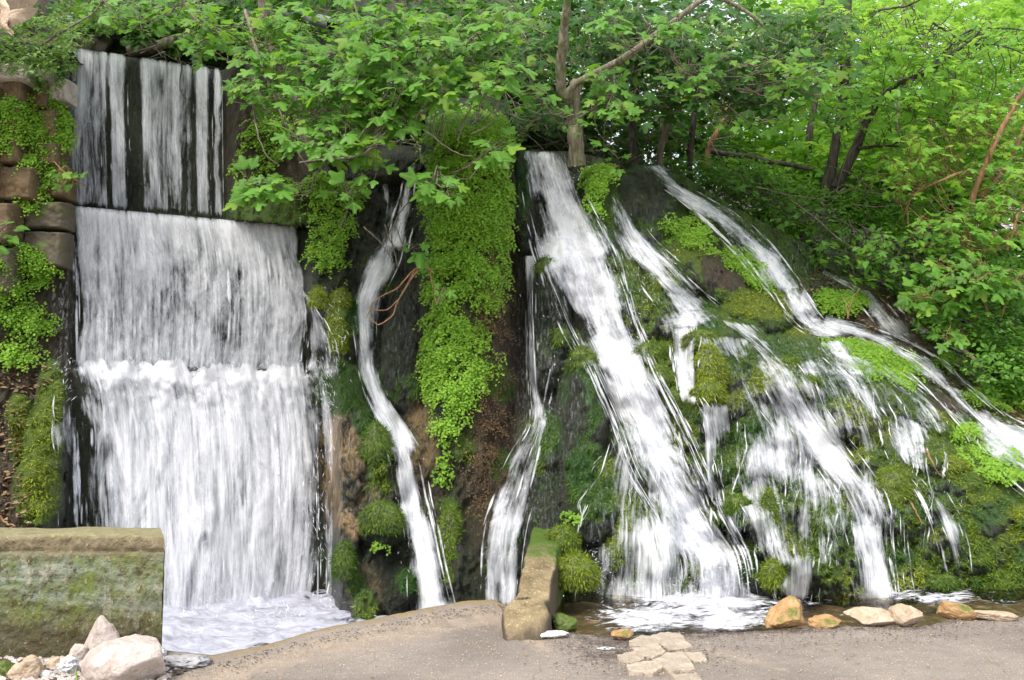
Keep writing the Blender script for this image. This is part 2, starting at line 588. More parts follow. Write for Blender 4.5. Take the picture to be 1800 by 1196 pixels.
M['pipe'] = mat_simple('grey_pipe', (0.20, 0.21, 0.21), .45)
M['black'] = mat_simple('black_pipe_inside', (0.012, 0.012, 0.012), .6)
M['plastic'] = mat_simple('dirty_clear_plastic', (0.70, 0.71, 0.72), .22, .6, .5)
M['grey_bag'] = mat_simple('grey_crumpled_sheet', (0.42, 0.41, 0.42), .4, .5, .8)
M['paper'] = mat_simple('white_litter', (0.80, 0.80, 0.80), .5)
M['blue'] = mat_simple('blue_plastic', (0.05, 0.42, 0.65), .35)
M['red'] = mat_simple('faded_red_print', (0.55, 0.12, 0.10), .5)

# ------------------------------------------------------------------ the rock face: one surface, distance as a function of direction
CTRL = np.array([
    (-700, 100, 8.2), (-700, 600, 7.9), (-700, 1000, 7.4), (-300, 100, 8.5), (-300, 600, 8.2), (-300, 1000, 7.6),
    (0, 80, 8.9), (0, 400, 8.8), (0, 620, 8.7), (95, 100, 9.3), (100, 400, 9.2), (100, 600, 9.1), (20, 760, 8.5), (20, 930, 8.0), (85, 760, 8.7), (90, 930, 8.3), (0, 1150, 7.8),
    (450, 150, 10.5), (470, 300, 10.4), (540, 300, 10.3), (560, 420, 10.1), (600, 560, 9.8), (610, 700, 9.5), (600, 850, 9.1), (620, 1000, 8.7), (640, 1100, 8.4),
    (560, 1200, 8.5), (800, 1200, 7.9), (450, 1200, 8.6),
    (670, 270, 10.8), (660, 350, 10.6), (645, 550, 10.0), (665, 700, 9.6), (715, 850, 9.1), (760, 1060, 8.5), (720, 280, 10.5),
    (720, 450, 10.0), (735, 650, 9.6), (770, 850, 9.1), (925, 560, 9.8), (905, 700, 9.5), (900, 850, 9.0), (870, 1050, 8.3),
    (965, 275, 9.9), (1000, 450, 9.4), (1080, 600, 9.0), (1150, 800, 8.4), (1220, 1000, 7.75), (1050, 1000, 7.85), (1050, 880, 8.3), (960, 940, 8.2), (980, 1100, 7.7),
    (960, 640, 9.3), (960, 800, 8.8),
    (1110, 300, 10.6), (1110, 420, 9.9), (1200, 600, 9.2), (1300, 700, 9.0), (1300, 850, 8.5), (1320, 1000, 7.9), (1350, 560, 9.9), (1250, 420, 10.3), (1350, 440, 10.7),
    (1500, 640, 9.7), (1500, 750, 9.0), (1500, 900, 8.4), (1520, 1030, 8.0), (1700, 760, 9.5), (1700, 850, 8.9), (1720, 1020, 8.15), (1830, 1000, 8.3), (1830, 850, 9.2),
    (1450, 500, 11.0), (1600, 580, 10.9), (1750, 680, 10.7), (1950, 800, 10.4), (2300, 1000, 9.0), (2300, 850, 9.8), (1500, 1200, 7.6), (1200, 1200, 7.4), (2300, 1200, 8.6),
], float)


def _rbf_fit(P, v):
    d = np.linalg.norm(P[:, None] - P[None], axis=2)
    n = len(P)
    A = np.zeros((n + 3, n + 3))
    A[:n, :n] = d + np.eye(n) * 0.5e-3
    A[:n, n:] = np.c_[np.ones(n), P]
    A[n:, :n] = A[:n, n:].T
    b = np.r_[v, 0, 0, 0]
    return np.linalg.solve(A, b)


_P = CTRL[:, :2] / 100
_W = _rbf_fit(_P, CTRL[:, 2])


def _base(px, py):
    sh = np.shape(px)
    q = np.c_[np.ravel(px), np.ravel(py)] / 100
    out = np.empty(len(q))
    for i in range(0, len(q), 40000):
        s = q[i:i + 40000]
        d = np.sqrt(((s[:, None] - _P[None]) ** 2).sum(2) + .02)
        out[i:i + 40000] = d @ _W[:-3] + _W[-3] + s @ _W[-2:]
    return out.reshape(sh)


# bulges of the rock: cx, cy, rx, ry, height (m), moss, yellow moss, ochre
BULGE = [
    (963, 570, 42, 125, .42, .35, 0, 0), (1022, 730, 48, 115, .48, .50, 0, 0), (1040, 870, 50, 90, .35, .75, .1, 0), (955, 830, 60, 130, .30, .35, 0, 0),
    (1245, 670, 52, 95, .35, .5, .5, 0), (1160, 660, 60, 60, .25, .7, .3, 0), (1195, 720, 40, 40, .2, .6, .2, 0), (1120, 530, 60, 90, .22, .45, .4, 0),
    (1300, 900, 52, 45, .28, .5, 0, 0), (1360, 930, 48, 60, .28, .6, .4, 0), (1315, 1000, 55, 50, .30, .45, 0, 0), (1370, 1030, 50, 45, .25, .5, .4, 0),
    (1590, 880, 62, 80, .38, .8, .6, 0), (1665, 830, 70, 45, .30, .8, .8, 0), (1710, 920, 70, 130, .30, .6, .6, 0), (1610, 980, 62, 70, .28, .55, .3, 0), (1470, 980, 80, 95, .40, .55, .3, 0),
    (1790, 950, 80, 110, .30, .3, .5, 0), (1340, 545, 75, 40, .22, .7, .95, 0), (1290, 490, 70, 45, .22, .15, .6, 0), (1435, 590, 60, 20, .12, .7, .9, 0),
    (1200, 470, 70, 50, .3, .3, 0, 0), (1130, 360, 60, 70, .35, .05, 0, 0), (1360, 700, 130, 110, .35, .35, 0, 0), (1500, 700, 120, 70, .30, .35, 0, 0), (1340, 830, 90, 80, .25, .3, 0, 0),
    (1450, 850, 110, 70, .25, .3, 0, 0), (1620, 740, 90, 50, .25, .35, 0, 0), (1540, 830, 60, 50, .25, .5, .3, 0), (1480, 620, 100, 40, .2, .3, 0, 0),
    (92, 705, 30, 75, .28, .95, .6, 0), (78, 790, 40, 85, .34, 1, .75, 0), (66, 880, 50, 85, .36, 1, .8, 0), (34, 735, 26, 45, .2, .9, .7, 0), (40, 800, 30, 60, .18, .8, .7, 0),
    (655, 780, 50, 70, .28, .75, .05, 0), (672, 925, 45, 45, .38, .8, .1, 0), (603, 1000, 34, 55, .33, .8, .1, 0), (600, 700, 60, 70, .22, .65, .1, .1), (598, 590, 32, 80, .22, .7, .95, 0), (560, 530, 22, 30, .15, .7, 1, 0),
    (600, 820, 45, 80, .15, .1, .1, .9), (610, 930, 30, 50, .15, .0, .1, .9), (720, 620, 50, 110, .28, .25, .1, 0), (740, 780, 40, 70, .2, .3, .3, .5), (790, 960, 30, 90, .25, .8, .45, 0),
    (690, 290, 55, 35, .3, .3, 0, 0), (1055, 400, 35, 120, .3, .7, .25, 0), (1090, 480, 40, 60, .2, .6, .4, 0),
    (920, 350, 22, 100, .2, .5, 0, 0), (700, 1040, 40, 50, .2, .2, .1, 0), (640, 1050, 40, 60, .2, .2, .4, .2),
    (1450, 520, 70, 40, .25, .1, .2, 0), (1560, 560, 60, 30, .2, .1, .2, 0), (1650, 610, 70, 30, .2, .1, .2, 0),
]
_rb = np.random.RandomState(3)
for _k in range(190):       # the small tufa cushions of the right-hand slope
    _x, _y = _rb.uniform(1230, 1860), _rb.uniform(560, 1050)
    if _y < 560 + (_x - 1300) * .48: continue
    _r = _rb.uniform(16, 44)
    BULGE.append((_x, _y, _r * 1.15, _r, _r * .0070, _rb.choice([.2, .35, .6, .8]), _rb.choice([0, .2, .8]), 0))
for _k in range(60):
    _x, _y = _rb.uniform(1060, 1240), _rb.uniform(420, 1000)
    _r = _rb.uniform(14, 34)
    BULGE.append((_x, _y, _r, _r * 1.2, _r * .004, _rb.choice([.3, .6, .8]), _rb.choice([0, .2, .5]), 0))
for _k in range(70):
    _x, _y = _rb.uniform(570, 1060), _rb.uniform(430, 1080)
    _r = _rb.uniform(12, 30)
    BULGE.append((_x, _y, _r, _r * 1.7, _r * .0045, _rb.choice([.1, .4, .7]), _rb.choice([0, .2, .5]), 0))
BULGE = np.array(BULGE, float)


def _bulges(px, py):
    h = np.zeros(np.shape(px))
    for cx, cy, rx, ry, hh, *_ in BULGE:
        m = (np.abs(px - cx) < rx * 1.02) & (np.abs(py - cy) < ry * 1.02)
        if not m.any(): continue
        r2 = ((px[m] - cx) / rx) ** 2 + ((py[m] - cy) / ry) ** 2
        v = hh * np.sqrt(np.clip(1 - r2, 0, 1))
        h[m] = np.maximum(h[m], v) + 0.35 * np.minimum(h[m], v)
    return h


def _tiers(px, Y0, py):
    """the built weirs under the falls at the left"""
    u = np.clip((px - 120) / (390 - 120), 0, 1.8)
    Y1 = 9.95 + u * 0.68                       # upper wall
    Y2 = 9.45 + u * 0.68 - .12 * sstep(360, 640, py)   # middle wall
    Y3 = 9.05 + u * 0.60 - .55 * sstep(640, 1100, py)  # lowest wall
    e1 = 365 + (px - 130) * .085
    e2 = 642 + (px - 130) * .02
    y = np.where(py < e1, Y1, Y1 + (Y2 - Y1) * sstep(e1 - 4, e1 + 5, py))
    y = np.where(py > e2 - 5, Y2 + (Y3 - Y2) * sstep(e2 - 8, e2 + 10, py), y)
    right = np.where(py < e1, 392, 530 + 45 * sstep(500, 700, py))
    wgt = sstep(118, 126, px) * (1 - sstep(right - 4, right + 26, px))
    return Y0 * (1 - wgt) + y * wgt, wgt


def _pillar(px, py):
    """hanging tufa column that the ferns cover"""
    xl = 742 + 12 * sstep(700, 1000, py) - 6 * np.sin(py / 60)
    xr = 902 - 10 * sstep(500, 900, py) + 5 * np.sin(py / 45)
    s = np.clip((px - xl) / (xr - xl), 0, 1)
    prof = np.sqrt(np.clip(1 - (2 * s - 1) ** 4, 0, 1))
    top = sstep(172, 235, py)
    return prof * top * (1 - .45 * sstep(820, 1050, py))


def depth(px, py, fine=True):
    px, py = np.broadcast_arrays(np.asarray(px, float), np.asarray(py, float))
    Y = _base(px, py)
    Y = Y - _bulges(px, py)
    pil = _pillar(px, py)
    Yp = 9.25 - .35 * sstep(200, 900, py) + .2 * np.abs((px - 820) / 80) ** 2
    Y = Y + (np.minimum(Yp, Y) - Y) * pil
    Y, tw = _tiers(px, Y, py)
    if fine:
        P = at(px, py, Y)
        a = 1 - .75 * tw
        rid = 1 - np.abs(fbm(P[..., 0] * 9, P[..., 2] * 5.5, 2, 3, 9)) * 2
        Y = Y - a * (.10 * fbm(P[..., 0] * 2.6, P[..., 2] * 1.4, 0, 4, 5) + .045 * (rid - .6) + .05 * fbm(P[..., 0] * 16, P[..., 2] * 9, 2, 3, 19) + .022 * fbm(P[..., 0] * 42, P[..., 2] * 26, 4, 2, 21))
    return Y


TOPX = [-700, -100, 0, 110, 250, 390, 420, 450, 520, 560, 620, 740, 762, 800, 890, 912, 930, 1010, 1090, 1120, 1180, 1250, 1330, 1400, 1440, 1500, 1560, 1640, 1720, 1800, 1950, 2300]
TOPY = [60, 60, 70, 82, 104, 124, 112, 92, 95, 180, 250, 258, 190, 172, 176, 262, 264, 268, 284, 290, 294, 340, 385, 420, 440, 480, 510, 560, 610, 660, 730, 860]


def top_line(px):
    return np.interp(px, TOPX, TOPY)


cols = np.concatenate([np.arange(-700, -40, 14), np.arange(-40, 1850, 3.1), np.arange(1850, 2301, 14)])
NB, NV = 30, 330
tv = np.linspace(0, 1, NV)
pxg = np.tile(cols, (NV, 1))
pyg = top_line(cols)[None, :] * (1 - tv[:, None]) + 1290 * tv[:, None]
Yg = depth(pxg, pyg)
PV = at(pxg, pyg, Yg)
# ground behind the brink: rises as a bank
back = np.linspace(1, 0, NB, endpoint=False)[:, None] ** 1.6 * 30.0
slope = np.interp(cols, [-700, 500, 900, 1000, 1200, 1500, 1900, 2300], [.75, .75, .62, .42, .30, .28, .32, .4])
top = PV[0]
bx = top[None, :, 0] * (1 + back * .03)
by = top[None, :, 1] + back
flat = np.interp(cols, [-700, 100, 450, 600, 1200, 1400], [.2, .5, .6, .7, .5, .1])
bz = top[None, :, 2] + slope[None, :] * np.maximum(0, back - flat[None, :]) + .35 * fbm(bx * 1.3, by * 1.3, 0, 4, 31) * np.minimum(1, back)
PB = np.stack([bx, by, bz], -1)
ALLV = np.concatenate([PB, PV]).reshape(-1, 3)
nr, nc = NB + NV, len(cols)

# what grows and flows where, as attributes of the rock
moss = np.full(pxg.shape, .26); yel = np.full(pxg.shape, .15); och = np.zeros(pxg.shape); soil = np.zeros(pxg.shape); trick = np.zeros(pxg.shape)
wet = np.full(pxg.shape, .9)
moss += .20 * sstep(1050, 1200, pxg)


def paint(arr, cx, cy, rx, ry, v, pw=1.0):
    r = np.sqrt(((pxg - cx) / rx) ** 2 + ((pyg - cy) / ry) ** 2)
    w = np.clip(1.25 - r, 0, 1) ** pw
    arr += (v - arr) * np.clip(w * 1.4, 0, 1)


for cx, cy, rx, ry, hh, mo, ye, oc_ in BULGE:
    r = np.sqrt(((pxg - cx) / rx) ** 2 + ((pyg - (cy - ry * .25)) / (ry * .85)) ** 2)
    w = sstep(1.1, .55, r)
    moss += (mo - moss) * w; yel += (ye - yel) * w; och += (oc_ - och) * w
paint(soil, 475, 250, 95, 150, .9); paint(moss, 475, 370, 90, 60, .62); paint(yel, 475, 370, 80, 50, .4)
paint(soil, 860, 640, 60, 330, 1.0); paint(moss, 800, 520, 60, 330, .45); paint(soil, 770, 900, 40, 130, .4)
paint(soil, 50, 620, 80, 120, .9); paint(soil, 20, 850, 40, 120, .8); paint(wet, 50, 620, 90, 150, .2); paint(soil, 110, 520, 25, 130, .5)
paint(soil, 1330, 430, 90, 40, .4); paint(soil, 1590, 560, 170, 75, 1.0); paint(soil, 1720, 690, 110, 50, .9); paint(wet, 1600, 560, 170, 70, .5)
paint(soil, 1280, 470, 60, 50, .8); paint(och, 1560, 600, 90, 25, .3)
paint(och, 596, 800, 32, 130, .75); paint(och, 640, 860, 50, 60, .35); paint(och, 740, 780, 28, 70, .6); paint(och, 860, 800, 30, 40, .5)
for q in [(1380, 760, 190, 170, .40), (1150, 900, 120, 120, .5), (945, 700, 50, 260, .35), (1560, 900, 150, 150, .22), (1000, 700, 40, 140, .2), (700, 600, 50, 160, .2), (1130, 480, 60, 120, .3), (110, 520, 20, 160, .55), (625, 880, 60, 180, .18), (1450, 460, 80, 50, .45)]:
    paint(trick, *q)
gN = np.cross(np.gradient(PV, axis=1), np.gradient(PV, axis=0))
gN /= np.linalg.norm(gN, axis=2)[..., None] + 1e-9
gN *= np.sign(-(gN[..., 1:2]) + 1e-9)
upf = sstep(.05, .55, gN[..., 2]) * (soil < .5) * sstep(1000, 1120, pxg) * (och < .3)
moss += .34 * upf; yel += .38 * upf * (.5 + .5 * vnoise(PV[..., 0] * 2.5, PV[..., 2] * 2.5, 0, 8)); moss -= .12 * sstep(.0, -.4, gN[..., 2])
zero = np.zeros((NB, nc))
soilb = np.ones((NB, nc))


def _full(a, v=0.0):
    return np.concatenate([np.full((NB, nc), v), a]).ravel()


rock_me = mesh_np('rock_face', ALLV, grid_faces(nr, nc)[:, ::-1], M['rockface'], True,
                  dict(moss=_full(moss, .3), yellow=_full(yel, .2), ochre=_full(och), soil=_full(soil, .8), trickle=_full(trick), wet=_full(wet, .1)))
obj('rock_face', rock_me, kind='structure')


# moss: blades of every patch that is green, one mass
def blades(P, N, n_per, yl, length=.03, name='moss', parent=None, seed=1):
    rr = np.random.RandomState(seed)
    n = len(P)
    L = length * rr.uniform(.5, 1.3, n)
    d = N * rr.uniform(.5, 1.0, n)[:, None] + np.array([0, 0, -1.0]) * rr.uniform(.3, 1.1, n)[:, None] + rr.normal(0, .35, (n, 3))
    d /= np.linalg.norm(d, axis=1)[:, None]
    s = np.cross(d, N + 1e-4); s /= np.linalg.norm(s, axis=1)[:, None] + 1e-6
    w = (L * .16)[:, None]
    V = np.stack([P - s * w - N * .004, P + s * w - N * .004, P + d * L[:, None]], 1).reshape(-1, 3)
    Fc = np.arange(n * 3).reshape(-1, 3)
    rnd = np.repeat(np.clip(rr.uniform(0, 1, n) * .7 + .3 * (vnoise(P[:, 0] * 9, P[:, 1] * 9, P[:, 2] * 9, 4) * .5 + .5), 0, 1), 3)
    return V, Fc, rnd, np.repeat(yl, 3)


patch = fbm(PV[..., 0] * 9, PV[..., 2] * 7, PV[..., 1] * 5, 3, 77)
prob = np.clip((moss + patch * .5 - .42) * 4, 0, 1) * (soil < .8)
sel = np.where((rs.uniform(0, 1, prob.shape) < prob * .9) & (pxg > -40) & (pxg < 1850))
rep = 2
sel = (np.tile(sel[0], rep), np.tile(sel[1], rep))
Pm = PV[sel] + rs.normal(0, .012, (len(sel[0]), 3)) * np.array([1, .2, 1])
Vm, Fm, Rm, Ym = blades(Pm, gN[sel], 1, yel[sel], .036)
obj('moss', mesh_np('moss', Vm, Fm, M['moss'], False, dict(rnd=Rm, yellow=Ym)), kind='stuff', label='green and yellow moss growing on the wet rock')
print('moss blades', len(Fm))

# ------------------------------------------------------------------ road, pool bed, pool water, basin
EDGE = np.array([(-700, 1152), (-200, 1152), (290, 1152), (375, 1160), (470, 1141), (560, 1116), (650, 1097), (740, 1079), (810, 1066), (868, 1060), (905, 1075), (965, 1108), (1030, 1116), (1100, 1118),
                 (1200, 1114), (1345, 1108), (1450, 1103), (1560, 1102), (1640, 1100), (1690, 1082), (1760, 1084), (1850, 1088), (2400, 1092)], float)
ew = at_z(EDGE[:, 0], EDGE[:, 1], 0.0)
xs = np.concatenate([np.arange(-60, -8, 4.0), np.arange(-8, -4, .25), np.arange(-4, 5.5, .022), np.arange(5.5, 8, .25), np.arange(8, 61, 4.0)])
ye = np.interp(xs, ew[:, 0], ew[:, 1]) + .03 * fbm(xs * 3.1, 0, 0, 4, 3) + .012 * fbm(xs * 14, 1, 0, 3, 4)
rim_d = np.concatenate([[-.02, -.012], np.linspace(0, 2.4, 110) ** 1.0, [2.7, 3.2, 4, 6, 10, 20, 40, 60]])
ZR = []
gx = np.tile(xs, (len(rim_d), 1)); gy = ye[None, :] - rim_d[:, None]
lip = np.exp(-np.clip(rim_d, 0, 9)[:, None] / .18)
leftrim = sstep(.1, -.3, xs)[None, :]
gz = .0 + .028 * lip * leftrim + .010 * fbm(gx * 1.4, gy * 1.4, 0, 3, 6) + .006 * fbm(gx * 9, gy * 9, 0, 3, 8)
gz[0] = -1.4; gz[1] = gz[2] - .03
px_e = np.interp(xs, ew[:, 0], EDGE[:, 0])
leftpart = (sstep(300, 380, px_e) * sstep(1010, 930, px_e))[None, :]
rim = leftpart * np.exp(-(np.clip(rim_d, 0, 9)[:, None] / (.15 + .09 * fbm(gx * 3, 0, 0, 3, 5))) ** 2) * .62
pale = leftpart * np.exp(-((rim_d[:, None] - .45) / .38) ** 2) * .62 + .10
dirt = .48 * np.exp(-(np.clip(rim_d, 0, 9)[:, None] / .16) ** 2) * (1 - leftpart) + .18 * np.exp(-(np.clip(rim_d, 0, 9)[:, None] / .7) ** 2) * (1 - leftpart) + .3 * leftpart * np.exp(-((rim_d[:, None] - .20) / .05) ** 2)
pvx = at_z(1080, 1150, 0)
dirt = dirt + .55 * np.exp(-(((gx - pvx[0]) / .45) ** 2 + ((gy - pvx[1]) / .35) ** 2))
pl2 = at_z(1290, 1155, 0)
pale = pale + .5 * np.exp(-(((gx - pl2[0] - (gy - pl2[1]) * -.8) / .10) ** 2 + ((gy - pl2[1]) / .35) ** 2))
road = mesh_np('road', np.stack([gx, gy, gz], -1).reshape(-1, 3), grid_faces(*gx.shape), M['ground'], True,
               dict(rim=rim.ravel(), pale=pale.ravel(), dirt=dirt.ravel()))
obj('road', road, kind='structure')
bxs = np.linspace(-60, 60, 200)
gx, gy = np.meshgrid(np.linspace(-1, 9, 120), np.linspace(5, 9.5, 70))
gz = -.16 + .05 * fbm(gx * 3, gy * 3, 0, 3, 12) - .6 * sstep(.35, .1, gx)
obj('stream_bed', mesh_np('stream_bed', np.stack([gx, gy, gz], -1).reshape(-1, 3), grid_faces(*gx.shape), M['bed']), kind='structure')
gx, gy = np.meshgrid(np.linspace(-60, 60, 40), np.linspace(-60, 60, 40))
obj('terrain', mesh_np('terrain', np.stack([gx, gy, gx * 0 - 1.35], -1).reshape(-1, 3), grid_faces(*gx.shape), M['hill']), kind='structure')


def water_sheet(name, pxs, pys, z, foams, mat, amp=.02, base=0.0, xmin=None, xmax=None):
    a, b = np.meshgrid(pxs, pys)
    P = at_z(a, b, z)
    f = np.full(a.shape, base)
    for cx, cy, rx, ry, v in foams:
        f = np.maximum(f, v * np.exp(-(((a - cx) / rx) ** 2 + ((b - cy) / ry) ** 2)))
    P[..., 2] += amp * fbm(P[..., 0] * 5, P[..., 1] * 9, 0, 4, 15) * (.4 + f)
    if xmin is not None: P[..., 0] = np.maximum(P[..., 0], xmin)
    if xmax is not None: P[..., 0] = np.minimum(P[..., 0], xmax)
    return obj(name, mesh_np(name, P.reshape(-1, 3), grid_faces(*a.shape)[:, ::-1], mat, True, dict(foam=f.ravel())), kind='structure')


water_sheet('pool_water', np.arange(940, 2300, 4), np.arange(1000, 1150, 2.0), -.055,
            [(1240, 1050, 130, 32, 1.25), (1150, 1085, 110, 26, 1.0), (1280, 1088, 90, 22, 1.05), (1110, 1030, 90, 12, .8), (1560, 1040, 70, 12, 1.0), (1640, 1052, 90, 10, .8), (1690, 1045, 30, 8, .8),
             (1420, 1060, 60, 8, .5), (1080, 1075, 40, 8, .6), (1340, 1095, 60, 12, .8), (1750, 1060, 100, 12, .42)], M['pool'], .04, .12, xmin=.28)
water_sheet('basin_water', np.arange(-300, 980, 5), np.arange(1015, 1230, 3.0), -.42,
            [(430, 1080, 260, 70, 1.35), (350, 1130, 160, 60, 1.3), (760, 1080, 80, 40, .9)], M['basin'], .05, .35, xmax=.25)


# ------------------------------------------------------------------ falling water
def stream(name, L, Rr, dens, broken=.35, off=.10, layers=2, lump=.03, prof=None, label=None, free=None, seed=0, edgew=.16, jit=0.0, widen=.10, fringe=None, fw=(2, 7), spill=.08):
    L, Rr = np.array(L, float), np.array(Rr, float)
    ln = np.linalg.norm(np.diff((L + Rr) / 2, axis=0), axis=1).sum()
    wd = np.linalg.norm(L - Rr, axis=1)
    nv_ = max(12, int(ln / 4)); nu = max(5, int(wd.max() / 4))
    Ls, Rs = resample(L, nv_), resample(Rr, nv_)
    if free is None:
        Ls, Rs = Ls + (Ls - Rs) * widen, Rs + (Rs - Ls) * widen
    wd = wd * (1 + 2 * widen if free is None else 1)
    VV, FF, D_, B_, E_, U_ = [], [], [], [], [], []
    o = 0
    for k in range(layers):
        s = np.linspace(0, 1, nu)[None, :]
        p = Ls[:, None, :] * (1 - s[..., None]) + Rs[:, None, :] * s[..., None]
        X, Yp = p[..., 0], p[..., 1]
        if jit:
            Yp = Yp + jit * fbm(X / 20, k * 3.3, seed, 4, 6) * np.exp(-np.linspace(0, 8, nv_))[:, None]
        X = X + 3.5 * fbm(Yp / 45, s * 3, seed + k, 3, 14) * (free is None)
        X = X + 7 * fbm(Yp / 38, k * 4.1 + seed, 0, 4, 15) * np.abs(2 * s - 1) ** 6 * (free is not None) * np.clip((Yp - Ls[0, 1]) / 60, 0, 1)
        Yd = free(X, Yp) if free else depth(X, Yp, False)
        if free is None:
            for _ in range(5):
                q = np.pad(Yd, 1, mode='edge')
                q = (q[:-2, 1:-1] + q[2:, 1:-1] + q[1:-1, :-2] + q[1:-1, 2:]) / 4
                Yd = np.minimum(q, Yd + .02)
        P0 = at(X, Yp, Yd)
        sc = 8.6 / F_PX
        ul = np.concatenate([[0], np.cumsum(np.linalg.norm(np.diff(P0[:, nu // 2], axis=0), axis=1))])
        um = s * (wd.mean() * sc) + seed * 3.7 + k * 11.3
        vm = ul[:, None] + 0 * um
        um = um + 0 * vm
        n = fbm(um * 7, vm * 1.1, k + seed, 3, 3)
        n2 = fbm(um * 9, vm * 7, k + seed, 3, 5)
        bv = broken(s, vm / ul[-1]) if callable(broken) else broken
        bv = np.broadcast_to(bv, um.shape)
        Yd = Yd - off - k * .035 - lump * n - lump * 1.3 * bv * n2
        P = at(X, Yp, Yd)
        e = np.minimum(s, 1 - s) * wd.mean() * sc / edgew + 0 * vm
        e = np.clip(e * .8 + .55 * fbm(um * 2, vm * 2.2, seed, 4, 8 + k), 0, 1)
        fade = np.clip((nv_ - 1 - np.arange(nv_)[:, None]) / 5, 0, 1) * np.clip((np.arange(nv_)[:, None] + 1.5) / 3, 0, 1)
        d = (dens(s + 0 * vm, vm / ul[-1]) if callable(dens) else np.full(um.shape, dens)) - .10 * k
        if free is None: d = d + .70 * fbm(um * 1.9, vm * 1.5, seed + k, 4, 33)
        VV.append(P.reshape(-1, 3)); FF.append(grid_faces(nv_, nu)[:, ::-1] + o); o += nv_ * nu
        D_.append(d.ravel()); B_.append(bv.ravel()); E_.append((e * fade).ravel())
        U_.append(np.stack([um.ravel(), vm.ravel()], -1))
    nf = fringe if fringe is not None else int(10 + wd.mean() * .26)
    if nf:      # separate strands that braid through the stream and fray at its sides
        r_ = np.random.RandomState(900 + seed)
        m = 44
        s0 = r_.uniform(-spill, 1 + spill, nf)
        edgy = r_.uniform(0, 1, nf) < .55
        s0 = np.where(edgy, np.where(r_.uniform(0, 1, nf) < .5, r_.normal(0, spill * .55, nf), 1 + r_.normal(0, spill * .55, nf)), s0)
        t0 = r_.uniform(0, .75, nf); t1 = np.minimum(1, t0 + r_.uniform(.12, .55, nf))
        tq = t0[:, None] + (t1 - t0)[:, None] * np.linspace(0, 1, m)[None]
        drift = .07 * fbm(tq * 5, np.arange(nf)[:, None] * 3.1, seed, 3, 4) * (free is None)
        sq = s0[:, None] + drift
        ii = tq * (nv_ - 1)
        g = lambda A, c: np.interp(ii.ravel(), np.arange(nv_), A[:, c]).reshape(ii.shape)
        cx_ = g(Ls, 0) * (1 - sq) + g(Rs, 0) * sq; cy_ = g(Ls, 1) * (1 - sq) + g(Rs, 1) * sq
        wpx = r_.uniform(fw[0], fw[1], nf)[:, None] * np.sin(np.pi * np.linspace(.03, .98, m))[None] ** .8 * .75
        dxx, dyy = np.gradient(cx_, axis=1), np.gradient(cy_, axis=1)
        nn_ = np.hypot(dxx, dyy) + 1e-6
        cc = np.linspace(-.5, .5, 4)
        X = cx_[..., None] + (dyy / nn_ * wpx)[..., None] * cc; Yp = cy_[..., None] - (dxx / nn_ * wpx)[..., None] * cc
        Yd = (free(X, Yp) if free else depth(X, Yp, False)) - off * 1.05 - r_.uniform(0, .04, nf)[:, None, None] - .012 * (1 - (cc * 2) ** 2)
        Yd = (Yd + np.roll(Yd, 1, 1) * (np.arange(m) > 0)[None, :, None] + Yd * (np.arange(m) == 0)[None, :, None]) / 2
        P = at(X, Yp, Yd)
        vl = np.concatenate([np.zeros((nf, 1)), np.cumsum(np.linalg.norm(np.diff(P[:, :, 1], axis=1), axis=2), 1)], 1)
        um = (np.arange(nf) * 2.37)[:, None, None] + (wpx * 8.6 / F_PX)[..., None] * cc + 0 * X
        for j in range(nf):
            VV.append(P[j].reshape(-1, 3)); FF.append(grid_faces(m, 4)[:, ::-1] + o); o += m * 4
        fd = np.clip(np.minimum(np.linspace(0, 8, m), np.linspace(8, 0, m)), 0, 1)[None, :, None] * np.array([.45, 1, 1, .45])[None, None]
        D_.append((r_.uniform(.15, .70, nf)[:, None, None] + .9 * fbm(vl[..., None] * 5 + 0 * X, um * 3, seed, 3, 44)).ravel()); B_.append(np.full(X.size, .6)); E_.append((fd + 0 * X).ravel())
        U_.append(np.stack([um.ravel(), (vl[..., None] + 0 * X).ravel()], -1))
    me = mesh_np(name, np.concatenate(VV), np.concatenate(FF), M['water'], True,
                 dict(dens=np.concatenate(D_), broken=np.concatenate(B_), edge=np.concatenate(E_)), uv=np.concatenate(U_))
    return obj(name, me, kind='structure', label=label)


def veil(s, t):
    x = 118 + s * 275
    d = np.interp(x, [118, 128, 140, 186, 189, 192, 196, 218, 223, 247, 252, 275, 300, 316, 322, 334, 338, 344, 348, 366, 370, 378, 381, 393],
                  [.5, .55, .62, .60, .25, .3, .78, .72, .12, .14, .72, .62, .58, .68, .4, .66, .15, .15, .70, .66, .12, .15, .72, .70])
    return d - .08 * t + .12 * (1 - np.minimum(1, t * 6)) + .03


F1 = lambda x, y: _tiers(x, 0 * x + 10, np.full(np.shape(x), 200.0))[0] * 0 + 9.95 + (x - 120) / 270 * .68 - .10 * sstep(85, 360, y)
F2 = lambda x, y: 9.45 + (x - 120) / 270 * .68 - .18 * sstep(360, 640, y)
F3 = lambda x, y: 9.05 + (x - 120) / 270 * .60 - .58 * sstep(640, 1100, y) - .06
stream('waterfall', [(118, 82), (119, 200), (122, 300), (124, 374)], [(391, 122), (391, 220), (392, 300), (393, 392)], veil, .12, .04, 2, .012, free=F1, label='thin streaky veil of water over the top weir', edgew=.03, fringe=110, fw=(1.5, 5), spill=0)
stream('waterfall', [(128, 362), (132, 450), (135, 560), (136, 692)], [(522, 398), (538, 470), (542, 560), (530, 694)],
       lambda s, t: .80 - .12 * np.sin(t * 3.1) ** 2 + .12 * sstep(.12, 0, t) + .1 * sstep(.9, 1, t), lambda s, t: .35 + .3 * t + 0 * s, .06, 2, .02, free=F2, label='white curtain of water over the middle weir', seed=1, edgew=.05, fringe=50, fw=(4, 10), spill=.01)
